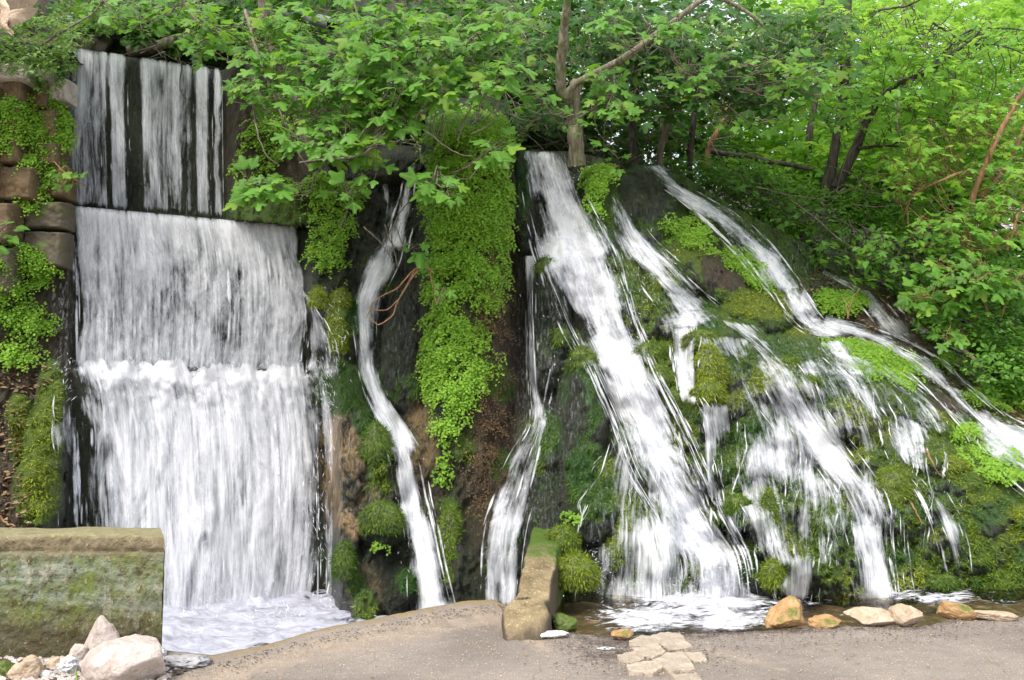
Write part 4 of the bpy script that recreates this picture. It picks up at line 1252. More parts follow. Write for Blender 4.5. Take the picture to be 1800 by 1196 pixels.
mass('undergrowth', 'dark evergreen thicket behind the fig canopy', [(250, 20, 300, 90, 11, 14), (260, 30, 190, 45, 10.7, 12.2), (330, 70, 110, 20, 10.9, 11.6), (600, 60, 300, 120, 11.5, 15), (900, 90, 220, 150, 11.6, 15), (1150, 100, 250, 150, 12, 15), (1050, 220, 160, 50, 11.2, 13), (-200, 50, 300, 150, 10, 13), (700, 200, 120, 50, 11.3, 12.5), (930, 225, 60, 40, 10.9, 12)], 5200, 5, .16, M['fig_dark'], 31, [OV, LF[1]])
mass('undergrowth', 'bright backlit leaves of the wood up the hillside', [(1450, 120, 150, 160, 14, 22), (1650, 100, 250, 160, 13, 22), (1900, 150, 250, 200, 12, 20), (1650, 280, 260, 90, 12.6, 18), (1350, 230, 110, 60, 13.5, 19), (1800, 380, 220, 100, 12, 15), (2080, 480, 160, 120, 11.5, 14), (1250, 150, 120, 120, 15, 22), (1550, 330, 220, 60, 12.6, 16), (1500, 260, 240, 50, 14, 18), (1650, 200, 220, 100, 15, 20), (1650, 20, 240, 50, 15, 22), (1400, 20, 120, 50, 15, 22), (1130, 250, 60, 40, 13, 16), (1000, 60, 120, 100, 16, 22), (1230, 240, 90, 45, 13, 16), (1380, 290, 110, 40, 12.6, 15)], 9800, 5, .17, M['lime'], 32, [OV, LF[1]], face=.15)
mass('undergrowth', 'shrubs added deep behind the bank, shade put into their dark leaf colour', [(1450, 340, 160, 50, 12.8, 15), (1600, 380, 150, 60, 12.6, 14.5), (1250, 280, 100, 40, 12.4, 14), (1750, 470, 120, 60, 12, 13.5), (1500, 200, 200, 60, 17, 20)], 1900, 5, .12, M['fig_dark'], 36, [OV, LF[1]])  # added for dark depth: thicket shade painted as dark leaf colour
mass('undergrowth', 'low mixed undergrowth on the bank', [(1500, 380, 160, 50, 11.4, 13.2), (1620, 440, 160, 50, 11.2, 12.4), (1420, 400, 70, 16, 11.0, 11.5), (1700, 600, 90, 25, 10.5, 11.0), (1800, 700, 80, 30, 10.3, 10.9), (1250, 300, 120, 30, 11.3, 12.5), (1360, 340, 90, 40, 11.6, 12.8), (1800, 520, 120, 70, 10.9, 12), (1250, 320, 60, 20, 11.4, 12.2), (1900, 650, 200, 80, 10.2, 11.5), (2100, 760, 160, 90, 9.8, 10.8), (1680, 500, 120, 30, 11.0, 11.6)], 6000, 5, .085, M['fig'], 33, [OV])
mass('undergrowth', 'small-leaved herbs massed over the left stone wall', [(60, 60, 75, 50, 8.4, 9.4), (130, 40, 60, 40, 9.6, 10.6), (200, 20, 60, 30, 10.2, 11), (40, 110, 60, 25, 8.4, 9.0), (100, 100, 30, 40, 8.9, 9.3), (-150, 60, 150, 60, 8, 9), (85, 140, 30, 20, 8.8, 9.1)], 1000, 7, .06, M['sage'], 34, [OV], face=.3)
mass('undergrowth', 'small-leaved creeper on the brink between the falls', [(575, 195, 60, 30, 9.4, 10.0), (640, 210, 50, 30, 9.6, 10.2), (590, 260, 40, 20, 9.5, 10.0), (860, 180, 35, 14, 9.0, 9.4), (500, 60, 60, 30, 10, 11), (440, 90, 30, 20, 10.2, 10.6), (380, 60, 60, 20, 11, 11.8)], 420, 6, .06, M['sage'], 35, [OV], face=.4)
rr = np.random.RandomState(41)
segs = []
for k in range(420):        # tangle of twigs under the canopy
    z0 = [(300, 70, 120, 30, 10.6, 11.4), (930, 240, 90, 30, 10.6, 11.8), (1150, 230, 110, 50, 11, 12.5), (1500, 380, 160, 60, 11.2, 12.8), (1650, 300, 150, 120, 11, 14), (650, 220, 80, 40, 10.4, 11.4), (1600, 150, 180, 120, 11, 14)][k % 7]
    p = in_blobs([z0 + (1,)], rr, 1)[0]
    d = rr.normal(0, 1, 3) * np.array([1, .4, .9]); d /= np.linalg.norm(d)
    L = rr.uniform(.3, 1.1)
    segs.append((resample([p, p + d * L * .5 + rr.normal(0, .06, 3), p + d * L + rr.normal(0, .1, 3)], 7), rr.uniform(.004, .011), .002))
obj('dead_twigs', lines_mesh('dead_twigs', segs, M['bark']), kind='stuff', label='tangle of bare twigs under the canopy')


# ------------------------------------------------------------------ ferns
def fern_patch(label, blobs, n, seed, length=.17, mat='fern', ysurf=True, leaf=.021, out=.10, name='fern', group='maidenhair ferns on the rock', down=.5, parent=None):
    """maidenhair: arching wiry stalks with fan-shaped leaflets"""
    rr = np.random.RandomState(seed)
    w = np.array([b[2] * b[3] * (b[4] if len(b) > 4 else 1) for b in blobs], float); w /= w.sum()
    kk = rr.choice(len(blobs), n, p=w)
    B = np.array([b[:4] for b in blobs], float)[kk]
    r = np.sqrt(rr.uniform(0, 1, n)); a = rr.uniform(0, 6.28, n)
    px, py = B[:, 0] + B[:, 2] * r * np.cos(a), B[:, 1] + B[:, 3] * r * np.sin(a)
    clump = vnoise(px / 26, py / 22, seed) + .5 * vnoise(px / 9, py / 9, seed)
    keep = clump > rr.uniform(-1.0, .35, n)
    px, py, clump = px[keep], py[keep], clump[keep]
    n = len(px)
    P = at(px, py, depth(px, py, False) - rr.uniform(.0, .05, n) - .05 * clump)
    az = rr.uniform(-1.3, 1.3, n)
    dx, dy = np.sin(az), -np.cos(az)
    L = length * rr.uniform(.55, 1.25, n)
    m = 13
    t = np.linspace(.2, 1, m)
    # stalk: out and up, then arching down
    hx = (dx[:, None] * t * L[:, None]) * (out / .10) * .75
    hy = (dy[:, None] * t * L[:, None]) * (out / .10) * .75
    hz = (t * .55 - t ** 2 * (.55 + down)) * L[:, None]
    base = P[:, None, :] + np.stack([hx, hy, hz], -1)
    side = np.stack([-dy, dx, 0 * dx], -1)[:, None, :] * (np.where(np.arange(m) % 2, 1, -1) * np.linspace(1.3, .35, m) * .16)[None, :, None] * L[:, None, None]
    T = (base + side).reshape(-1, 3) + rr.normal(0, .004, (n * m, 3))
    d = np.stack([np.repeat(dx, m) * .5 + rr.normal(0, .5, n * m), np.repeat(dy, m) * .5 + rr.normal(0, .35, n * m), -.6 + rr.normal(0, .35, n * m)], -1)
    nn = np.array([0, -.75, .65]) + rr.normal(0, .35, (n * m, 3))
    S = leaf * rr.uniform(.65, 1.4, n * m)
    rn = np.repeat(np.clip(rr.uniform(0, 1, n) * .6 + .2 * (clump + 1), 0, .99), m)
    me = foliage_mesh(name, M[mat], [(FAN, rotm(d, nn), T, S * 1.15, rn)])
    if parent is not None:
        o = bpy.data.objects.new('fronds', me); C.objects.link(o); place(o, parent); o['kind'] = 'stuff'
        return o
    if group is None:
        return obj(name, me, label=label, kind='stuff')
    return obj(name, me, label=label, cat='fern', group=group)


fern_patch('tall curtain of maidenhair fern covering the tufa column', [(822, 215, 62, 32, 1.5), (815, 260, 72, 50, 1.2), (818, 340, 74, 70), (825, 420, 70, 60), (822, 500, 62, 60), (800, 590, 55, 60), (795, 660, 52, 55), (795, 722, 32, 40), (870, 330, 30, 110, .8), (870, 480, 18, 60, .7), (845, 620, 30, 60, .4), (760, 420, 16, 110, .7), (868, 250, 30, 40)], 5600, 51, .16)
fern_patch('dry brown fern stalks hanging on the shaded side of the column', [(865, 620, 28, 190), (850, 820, 25, 120, .5), (870, 420, 16, 120, .5), (820, 250, 55, 40, .25)], 620, 52, .20, 'dryfern', leaf=.013, name='dry_fern', group=None)
fern_patch('yellow-green fern draped over the ochre wall blocks at the upper left', [(60, 212, 62, 44), (30, 195, 38, 30), (95, 235, 30, 34), (75, 300, 38, 28, .8), (60, 350, 25, 20, .4), (10, 250, 12, 20)], 2300, 53, .17)
fern_patch('lush light fern bush bulging over the left bank below the wall', [(35, 470, 52, 42), (15, 530, 30, 45), (70, 470, 28, 30), (30, 620, 30, 20, .6), (50, 610, 20, 22, .6), (-60, 500, 60, 60), (60, 560, 30, 30, .6)], 2000, 54, .19)
fern_patch('fern hanging under the fig shoots beside the middle weir', [(585, 370, 42, 55), (570, 330, 35, 30), (575, 440, 30, 35), (600, 470, 12, 20, .5), (620, 350, 22, 30)], 900, 55, .15)
fern_patch('loose ferns and roots on the brown rock right of the top weir', [(470, 250, 45, 50, .5), (440, 300, 30, 40, .5), (500, 200, 40, 50, .6), (480, 330, 50, 20, .6)], 520, 65, .14)
fern_patch('fern tuft beside the top of the main cascade', [(1048, 310, 26, 22), (1042, 350, 14, 35, .6), (1060, 300, 20, 14)], 300, 56, .16)
fern_patch('fern sprays on the dark overhang under the ridge cascade', [(1215, 405, 30, 26), (1180, 400, 18, 26, .6), (1225, 375, 18, 20), (1250, 430, 16, 14, .6)], 330, 57, .14)
fern_patch('fern clump between the yellow moss and the ridge cascade', [(1295, 452, 30, 22), (1325, 480, 22, 22), (1340, 500, 16, 12)], 330, 58, .14)
fern_patch('fern tuft rooted in the brown litter right of the ridge cascade', [(1475, 528, 36, 22), (1450, 520, 18, 14), (1500, 520, 18, 14)], 300, 59, .16)
fern_patch('wide fern bush on the rim between the green slope and the lower cascade', [(1545, 635, 60, 30), (1500, 610, 35, 16), (1585, 650, 26, 26), (1460, 600, 20, 10, .6)], 1100, 60, .18)
fern_patch('small fern tuft beside the brown rill', [(1668, 630, 24, 14), (1690, 636, 14, 10)], 150, 61, .15)
fern_patch('fern clump past the brown rill at the far end of the ridge', [(1765, 690, 42, 24), (1720, 690, 24, 14), (1800, 680, 30, 20)], 420, 62, .17)
fern_patch('fern patch under the last reach of the ridge cascade', [(1720, 790, 40, 30), (1750, 810, 34, 30), (1695, 760, 24, 20), (1780, 820, 20, 16)], 700, 63, .16)
fern_patch('sparse fern sprigs on the lower rocks beside the narrow waterfall', [(785, 790, 10, 40, 1), (780, 830, 14, 20), (668, 960, 8, 8), (1000, 905, 14, 10), (1015, 910, 10, 8)], 110, 64, .10, name='fern_sprigs', group=None)

# ------------------------------------------------------------------ stones
def ico(sub):
    import bmesh
    bm = bmesh.new()
    bmesh.ops.create_icosphere(bm, subdivisions=sub, radius=1)
    V = np.array([v.co[:] for v in bm.verts]); F_ = np.array([[l.index for l in f.verts] for f in bm.faces])
    bm.free()
    return V, F_


ICO = {k: ico(k) for k in (3, 4, 5)}


def stone_np(size, seed, planes=13, sub=5, rough=.15, round_=.10, cut=(.52, .92)):
    rr = np.random.RandomState(seed)
    D, F_ = ICO[sub]
    N = rr.normal(0, 1, (planes, 3)); N /= np.linalg.norm(N, axis=1)[:, None]
    h = rr.uniform(cut[0], cut[1], planes)
    q = np.clip(D @ N.T, 1e-3, None)
    r = np.minimum(1.0, (h[None] / q)).min(1)
    r = r * (1 - round_) + round_ * .85
    V = D * r[:, None]
    V *= (1 + rough * fbm(V[:, 0] * 3, V[:, 1] * 3, V[:, 2] * 3 + seed, 4, seed) + rough * .5 * fbm(V[:, 0] * 9, V[:, 1] * 11, V[:, 2] * 11, 2, seed))[:, None]
    return V * np.array(size)[None], F_


def stone(name, label, cat, px, py_base, w, h, d, mat, seed, z=0.0, rot=0.0, sink=.2, group=None, Y=None, shape=None, parent=None, tilt=0.0, **kw):
    """px centre, base row in the photo, width/height/depth in metres"""
    p = at_z(px, py_base, z) if Y is None else at(px, py_base, Y)
    V, F_ = stone_np((w / 2, d / 2, h / 2 * (1 + sink)), seed, **kw)
    if shape: V = shape(V, w, h)
    c, s_ = math.cos(tilt), math.sin(tilt)
    V = np.stack([V[:, 0] * c - V[:, 2] * s_, V[:, 1], V[:, 0] * s_ + V[:, 2] * c], -1)
    c, s_ = math.cos(rot), math.sin(rot)
    V = np.stack([V[:, 0] * c - V[:, 1] * s_, V[:, 0] * s_ + V[:, 1] * c, V[:, 2]], -1)
    o = bpy.data.objects.new(name, mesh_np(name, V, F_, M[mat]))
    C.objects.link(o)
    loc = (p[0], p[1] + d * .35, p[2] + h * (.5 - sink * .5))
    if parent is not None: place(o, parent, loc)
    else: o.location = loc
    return tag(o, label, cat, group)


def pointed(V, w, h):
    t = np.clip(V[:, 2] / h + .5, 0, 1)
    V = V.copy(); V[:, 0] = V[:, 0] * (1.05 - .5 * t) + w * .12 * t; V[:, 1] *= (1.05 - .4 * t)
    return V


G1 = 'pale limestone rocks beside the concrete wall'
stone('rock', 'biggest pale limestone rock, lying in front of the mossy concrete wall end', 'rock', 213, 1212, .54, .25, .40, 'whitestone', 101, rot=.15, sub=5, group=G1, planes=9, rough=.06)
stone('rock', 'upright pinkish limestone rock leaning behind the biggest pale one', 'rock', 163, 1166, .29, .33, .17, 'whitestone', 107, sub=5, group=G1, shape=pointed, rough=.07)
stone('rock', 'small rounded pink rock at the foot of the upright one', 'rock', 131, 1170, .14, .13, .12, 'whitestone', 104, group=G1, round_=.6)
stone('rock', 'flat tan rock between the concrete wall and the plastic bag', 'rock', 97, 1180, .18, .08, .14, 'tanstone', 105, group=G1, tilt=.1)
stone('rock', 'slanted beige rock at the lower corner among the litter', 'rock', 38, 1200, .22, .12, .18, 'tanstone', 106, group=G1, tilt=.35)
stone('rock', 'small pinkish rock against the foot of the concrete wall', 'rock', 50, 1172, .10, .06, .08, 'tanstone', 108, group=G1)
stone('rock', 'dark grey rock at the lower corner of the litter', 'rock', 6, 1192, .16, .10, .12, 'mossstone', 109, group=G1)
G2 = 'ochre boulders along the pool edge'
stone('boulder', 'rounded orange boulder, tallest on the pool edge', 'boulder', 1388, 1110, .37, .22, .28, 'ochrestone', 114, sub=5, group=G2, shape=pointed, round_=.2, planes=10)
stone('boulder', 'long low cream boulder, second from the tall orange one', 'boulder', 1542, 1104, .46, .12, .24, 'tanstone', 115, sub=5, group=G2, tilt=-.06, rough=.1)
stone('boulder', 'cream boulder with a peaked top touching the long low one', 'boulder', 1600, 1105, .28, .15, .22, 'tanstone', 116, sub=5, group=G2, rough=.1)
stone('boulder', 'ochre boulder half buried where the road meets the pool, farthest along', 'boulder', 1688, 1090, .34, .13, .24, 'ochrestone', 117, sub=5, group=G2, tilt=-.15, rough=.1)
stone('boulder', 'thin flat rock trailing off past the last ochre boulder', 'boulder', 1752, 1092, .40, .07, .16, 'tanstone', 118, group=G2, tilt=-.06)
stone('boulder', 'low mossy rock just beside the tall orange boulder', 'boulder', 1452, 1106, .26, .09, .18, 'ochrestone', 119, group=G2)
stone('rock', 'small ochre rock where the paving slabs meet the pool', 'rock', 1094, 1126, .19, .07, .12, 'ochrestone', 120, group='small rocks at the water edge')
stone('rock', 'yellow-green algae-covered rock under the water beside the kerb', 'rock', 992, 1115, .22, .14, .18, 'mossstone', 121, group='small rocks at the water edge', z=-.1)
stone('rock', 'flat white slab lying on the road beside the kerb foot', 'rock', 960, 1124, .30, .05, .12, 'paper', 122, group='small rocks at the water edge', round_=.1, tilt=.05)
rq = np.random.RandomState(9)
V_, F_ = [], []
o_ = 0
stv, stf = ICO[3][0], ICO[3][1]
import bmesh as _bm
tet = (np.array([[1, 0, -.5], [-.5, .87, -.5], [-.5, -.87, -.5], [.1, .1, .7], [.9, .6, .1]]), np.array([[0, 2, 1], [0, 3, 2], [1, 2, 3], [0, 1, 4], [1, 3, 4], [3, 0, 4]]))


def scatter_bits(name, label, n, region, size, mat, seed, flat=.5, zoff=.004, edge_bias=None):
    r_ = np.random.RandomState(seed)
    P = region(r_, n)
    S = size * r_.uniform(.4, 1.5, n) ** 1.5
    a = r_.uniform(0, 6.28, n)
    V, Fc = tet
    X = V[None, :, 0] * np.cos(a)[:, None] - V[None, :, 1] * np.sin(a)[:, None]
    Yv = V[None, :, 0] * np.sin(a)[:, None] + V[None, :, 1] * np.cos(a)[:, None]
    W = np.stack([X, Yv * r_.uniform(.5, 1, n)[:, None], np.broadcast_to(V[None, :, 2], X.shape) * flat], -1) * S[:, None, None] + P[:, None, :]
    W[..., 2] += zoff
    G = Fc[None] + (np.arange(n) * len(V))[:, None, None]
    return obj(name, mesh_np(name, W.reshape(-1, 3), G.reshape(-1, 3), mat, False), kind='stuff', label=label)


def road_region(x0, x1, d0, d1, pw=1.0):
    def f(r_, n):
        x = r_.uniform(x0, x1, n)
        y = np.interp(x, xs, ye) - (d0 + (d1 - d0) * r_.uniform(0, 1, n) ** pw)
        return np.stack([x, y, 0 * x + .012], -1)
    return f


def disc_region(px, py, r, z=0.01):
    c = at_z(px, py, 0)
    return lambda r_, n: np.stack([c[0] + r_.normal(0, r, n), c[1] + r_.normal(0, r * .8, n), np.full(n, z)], -1)


scatter_bits('gravel', 'fine grit and pebbles on the road', 9000, road_region(-2.4, 5.2, .02, 1.9), .0030, M['tanstone'], 1)
scatter_bits('gravel', 'dark crumbs of soil and bark along the water edge', 5200, road_region(-2.3, 4.6, .06, .45, 1.8), .0050, M['bark_dark'], 2, .35)
scatter_bits('gravel', 'dark crumbs around the paving slabs', 1300, disc_region(1130, 1155, .24), .006, M['bark_dark'], 3, .35)
scatter_bits('gravel', 'rubble under the concrete wall', 700, lambda r_, n: np.stack([r_.uniform(-3.3, -1.95, n), r_.uniform(5.05, 5.55, n), np.full(n, .015)], -1), .022, M['whitestone'], 4, .6)
scatter_bits('gravel', 'dark litter under the concrete wall', 900, lambda r_, n: np.stack([r_.uniform(-3.3, -1.9, n), r_.uniform(5.0, 5.55, n), np.full(n, .012)], -1), .02, M['bark_dark'], 5, .3)


def scatter_leaves(name, label, P, size, mat, seed, n):
    r_ = np.random.RandomState(seed)
    d = r_.normal(0, 1, (n, 3)) * np.array([1, 1, .2]); nn = r_.normal(0, .35, (n, 3)) + np.array([0, -.2, 1])
    return obj(name, foliage_mesh(name, mat, [(OV, rotm(d, nn), P, size * r_.uniform(.5, 1.4, n), r_.uniform(0, 1, n))]), kind='stuff', label=label)


rr = np.random.RandomState(61)
Pl = in_blobs([(1590, 545, 130, 40, 0, 0), (1720, 650, 90, 30, 0, 0), (40, 650, 50, 40, 0, 0), (1460, 500, 60, 30, 0, 0), (20, 760, 25, 60, 0, 0), (1780, 730, 60, 30, 0, 0), (1300, 340, 50, 30, 0, 0)], rr, 2600)
# project them back on the rock
a_ = rr.uniform(0, 1, (2600, 2))
bl = np.array([(1590, 545, 130, 45), (1720, 650, 100, 40), (40, 650, 50, 40), (1460, 500, 60, 30), (20, 760, 25, 60), (1780, 730, 60, 30), (25, 880, 25, 60)])[rr.choice(7, 2600, p=[.35, .22, .1, .1, .06, .11, .06])]
ra, th = np.sqrt(a_[:, 0]), a_[:, 1] * 6.28
lx, ly = bl[:, 0] + bl[:, 2] * ra * np.cos(th), bl[:, 1] + bl[:, 3] * ra * np.sin(th)
ok = ly > top_line(lx) + 2
lx, ly = lx[ok], ly[ok]
Pl = at(lx, ly, depth(lx, ly) - .012)
scatter_leaves('fallen_leaves', 'dry brown leaf litter on the bank', Pl, .055, M['deadleaf'], 62, len(Pl))
Pr = road_region(-2.2, 4.8, .05, 1.6, 1.5)(rr, 420)
scatter_leaves('fallen_leaves', 'scraps of dry leaf on the road', Pr, .022, M['deadleaf'], 63, 420)

# paving slabs
pv = empty('paving_slabs', 'patch of broken tan paving slabs let into the road by the pool', 'paving', at_z(1150, 1150, 0))
for i, poly in enumerate([[(1105, 1132), (1130, 1122), (1156, 1128), (1158, 1138), (1128, 1143), (1106, 1140)], [(1140, 1124), (1160, 1117), (1196, 1118), (1208, 1134), (1218, 1143), (1176, 1149)],
                          [(1112, 1145), (1160, 1140), (1172, 1152), (1150, 1162), (1120, 1158)], [(1085, 1158), (1105, 1152), (1128, 1155), (1134, 1164), (1110, 1172), (1088, 1166)],
                          [(1100, 1176), (1125, 1170), (1160, 1168), (1167, 1178), (1148, 1190), (1106, 1186)], [(1146, 1166), (1172, 1154), (1200, 1152), (1214, 1166), (1224, 1184), (1176, 1187)],
                          [(1200, 1153), (1232, 1152), (1244, 1166), (1220, 1170)], [(1180, 1192), (1226, 1190), (1236, 1204), (1188, 1206)]]):
    q = at_z(np.array(poly)[:, 0], np.array(poly)[:, 1], 0)[:, :2]
    c = q.mean(0)
    n_ = len(q); fine_ = []
    for a in range(n_):
        for k in range(5):
            fine_.append(q[a] + (q[(a + 1) % n_] - q[a]) * k / 5)
    q = np.array(fine_); q = c + (q - c) * (1 + .03 * rs.normal(0, 1, (len(q), 1)))
    n_ = len(q)
    rings = [(1.0, -.02), (1.0, .010), (.985, .020), (.93, .024), (.5, .023)]
    V = np.concatenate([np.c_[c + (q - c) * s_, np.full(n_, z_) + .003 * rs.normal(0, 1, n_) * (z_ > .015)] for s_, z_ in rings] + [[[c[0], c[1], .024]]])
    Fq = [[r_ * n_ + j, r_ * n_ + (j + 1) % n_, (r_ + 1) * n_ + (j + 1) % n_, (r_ + 1) * n_ + j] for r_ in range(4) for j in range(n_)]
    Fq += [[4 * n_ + j, 4 * n_ + (j + 1) % n_, len(V) - 1, len(V) - 1] for j in range(n_)]
    Fq = np.array(Fq)
    tri = np.concatenate([Fq[:4 * n_][:, [0, 1, 2]], Fq[:4 * n_][:, [0, 2, 3]], Fq[4 * n_:][:, :3]])
    o = bpy.data.objects.new('paving_slab', mesh_np('paving_slab', V - np.array([c[0], c[1], 0]), tri, M['paver'], False))
    C.objects.link(o)
    place(o, pv, (c[0], c[1], 0))

# ------------------------------------------------------------------ concrete wall at the left
t = NT('mossy_old_concrete')
g = t.geo()
px_ = t.n('SeparateXYZ'); t.l(g, px_.inputs[0])
n1 = t.noise(t.mapping(g, (1, 1, 2.2)), 2.2, 6, .65, .6)
n2 = t.noise(g, 16, 5, .7)
n3 = t.noise(t.mapping(g, (1.2, 1, 6)), 3, 4, .6)
c = t.mix(t.mr(n3, .35, .65), (0.13, 0.16, 0.09), (0.30, 0.34, 0.27))
c = t.mix(t.mr(n1, .38, .6), c, t.mix(n2, (0.07, 0.085, 0.02), (0.22, 0.22, 0.06)))
c = t.mix(t.mr(n2, .5, .62, 0, .9), c, (0.07, 0.055, 0.022))
n5 = t.noise(t.mapping(g, (1, 1, .35)), 5.5, 5, .7, .8)
c = t.mix(t.mr(n5, .52, .62, 0, .75), c, t.mix(n2, (0.10, 0.14, 0.015), (0.20, 0.26, 0.05)))
c = t.mix(t.mr(n5, .44, .36, 0, .6), c, t.mix(n2, (0.30, 0.27, 0.20), (0.46, 0.44, 0.36)))
zz = t.math('ADD', px_.outputs[2], t.math('MULTIPLY', t.math('SUBTRACT', n1, .5), .55))
c = t.mix(t.mr(zz, .33, .14, 0, .85), c, t.mix(n2, (0.025, 0.022, 0.012), (0.13, 0.10, 0.05)))
zt = t.math('ADD', px_.outputs[2], t.math('MULTIPLY', t.math('SUBTRACT', n2, .5), .06))
c = t.mix(t.mr(zt, .60, .66), c, t.mix(n2, (0.09, 0.075, 0.035), (0.34, 0.28, 0.18)))
c = t.mix(t.mr(zt, .715, .765, 0, .8), c, t.mix(n2, (0.16, 0.145, 0.06), (0.44, 0.40, 0.22)))
lit = t.noise(g, 34, 3, .6)
c = t.mix(t.mr(lit, .62, .70, 0, .7), c, (0.46, 0.40, 0.24))
M['concrete'] = t.done(t.pbr(c, .85, .3, t.bump(t.math('ADD', n2, t.math('MULTIPLY', lit, .4)), 1.0, .03)))
u = np.linspace(-9.5, -2.155, 260); u = np.sort(np.concatenate([u, np.linspace(-3.7, -2.155, 240)]))
prof = []          # (y, z, nx)
for z_ in np.linspace(-.45, .735, 90): prof.append((5.56, z_))
for z_, y_ in ((.748, 5.568), (.752, 5.585)): prof.append((y_, z_))
for y_ in np.linspace(5.62, 5.86, 8): prof.append((y_, .755))
for z_ in np.linspace(.73, -.45, 10): prof.append((5.88, z_))
prof = np.array(prof)
X, Pz = np.meshgrid(u, prof[:, 1]); _, Py = np.meshgrid(u, prof[:, 0])
f_ = fbm(X * 3, Pz * 3, 0, 4, 2) * .022 + fbm(X * 13, Pz * 16, 0, 3, 5) * .012 + .006 * fbm(X * 40, Pz * 40, 0, 2, 6)
line = -.012 * (np.abs(Pz - .655 + .004 * np.sin(X * 5)) < .008) - .008 * (np.abs(Pz - .50) < .006) * (X < -2.7) - .006 * (np.abs(Pz - .38) < .006) * (X < -2.9)
crack = .030 * np.exp(-((Pz - .33 - .10 * fbm(X * 2.3, 0, 0, 5, 1)) / .010) ** 2) * (X < -2.5) * sstep(-.1, .3, fbm(X * 3, 4, 0, 2, 2))
front = (Py < 5.59)
Yw = Py - (f_ + line - crack) * front
Zw = Pz + .012 * fbm(X * 4, 3, 0, 3, 3) * (Pz > .7)
Xw = X - (Py - 5.56) * .45 * sstep(-2.6, -2.155, X) + (.012 * fbm(Pz * 9, 1, 0, 4, 8)) * (X > -2.2)
V = np.stack([Xw, Yw, Zw], -1).reshape(-1, 3)
Fw = grid_faces(*X.shape)
nc_ = X.shape[1]
cap = np.array([[(i) * nc_ + nc_ - 1, (i + 1) * nc_ + nc_ - 1, (len(prof) - 2 - i) * nc_ + nc_ - 1, (len(prof) - 1 - i) * nc_ + nc_ - 1] for i in range(len(prof) // 2 - 1)])
cw = obj('concrete_wall', mesh_np('concrete_wall', V, np.concatenate([Fw, cap]), M['concrete']), label='low mossy concrete wall beside the basin', cat='wall')

# ------------------------------------------------------------------ kerb between basin and pool
t = NT('ochre_crusted_concrete')
g = t.geo()
n1 = t.noise(g, 5, 5, .65); n2 = t.noise(g, 45, 4, .7)
sx = t.n('SeparateXYZ'); t.l(g, sx.inputs[0])
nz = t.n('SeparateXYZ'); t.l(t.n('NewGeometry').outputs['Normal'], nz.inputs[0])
c = t.mix(t.mr(n1, .35, .65), (0.16, 0.12, 0.06), (0.38, 0.29, 0.16))
c = t.mix(t.mr(n2, .58, .68), c, (0.62, 0.54, 0.38))
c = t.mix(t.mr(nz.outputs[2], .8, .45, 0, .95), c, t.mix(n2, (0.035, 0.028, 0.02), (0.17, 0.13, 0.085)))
yy = t.math('ADD', sx.outputs[1], t.math('MULTIPLY', t.math('SUBTRACT', n1, .5), 1.6))
c = t.mix(t.mr(yy, 7.05, 7.5), c, t.mix(n2, (0.03, 0.08, 0.008), (0.12, 0.18, 0.02)))
M['kerb'] = t.done(t.pbr(c, .75, .35, t.bump(t.math('ADD', n1, t.math('MULTIPLY', n2, .6)), .9, .025)))
ts = np.linspace(0, 1, 110)
lp = resample([(886, 1068), (905, 1050), (918, 1000), (928, 955), (938, 925)], 110)
rp = resample([(966, 1066), (966, 1052), (974, 1005), (984, 965), (996, 925)], 110)
zk = .15 + .28 * ts
A_ = at_z(lp[:, 0], lp[:, 1], zk); B_ = at_z(rp[:, 0], rp[:, 1], zk)
secs = []
for k in range(110):
    a, b = A_[k], B_[k]
    L = [a + np.array([-.02, 0, -.75]) + (a - a) * 0]
    ring = [np.array([a[0] - .02, a[1], -.7])]
    for q in np.linspace(0, 1, 14): ring.append(np.array([a[0] - .02 * (1 - q), a[1], -.7 + (a[2] + .68) * q]))
    for q in np.linspace(.04, .96, 18): ring.append(a * (1 - q) + b * q + np.array([0, 0, .012 * math.sin(math.pi * q)]))
    for q in np.linspace(0, 1, 18): ring.append(np.array([b[0] + .03 * q, b[1], b[2] - .02 - (b[2] + .5) * q]))
    secs.append(ring)
S_ = np.array(secs)
front_ = S_[:1] + 0
frs = []
for k, (dy, sc_, dz) in enumerate([(.36, .66, -.30), (.31, .74, -.14), (.24, .86, -.06), (.16, .98, -.02), (.08, 1.02, -.005)]):
    f0 = S_[0].copy(); cx_ = f0[:, 0].mean(); f0[:, 0] = cx_ + (f0[:, 0] - cx_) * sc_; f0[:, 1] -= dy; f0[:, 2] = np.where(f0[:, 2] > 0, f0[:, 2] + dz, f0[:, 2]); frs.append(f0)
f00 = frs[0].copy(); f00[:, 2] = np.minimum(f00[:, 2], -.3)
S_ = np.concatenate([[f00], frs, S_])
n_ = fbm(S_[..., 0] * 6, S_[..., 1] * 6, S_[..., 2] * 6, 4, 4)
fr_ = (S_[..., 1] < S_[6:7, :, 1] + .1) * 1.0
S_[..., 0] += (.03 + .05 * fr_) * n_; S_[..., 1] += .05 * fr_ * fbm(S_[..., 0] * 11, 0, S_[..., 2] * 11, 4, 9); S_[..., 2] += (.015 + .03 * fr_) * fbm(S_[..., 0] * 9, S_[..., 1] * 9, S_[..., 2] * 5, 3, 6)
obj('concrete_kerb', mesh_np('concrete_kerb', S_.reshape(-1, 3), grid_faces(*S_.shape[:2])[:, ::-1], M['kerb']), label='sloping ochre concrete kerb with a mossy end between basin and pool', cat='kerb')

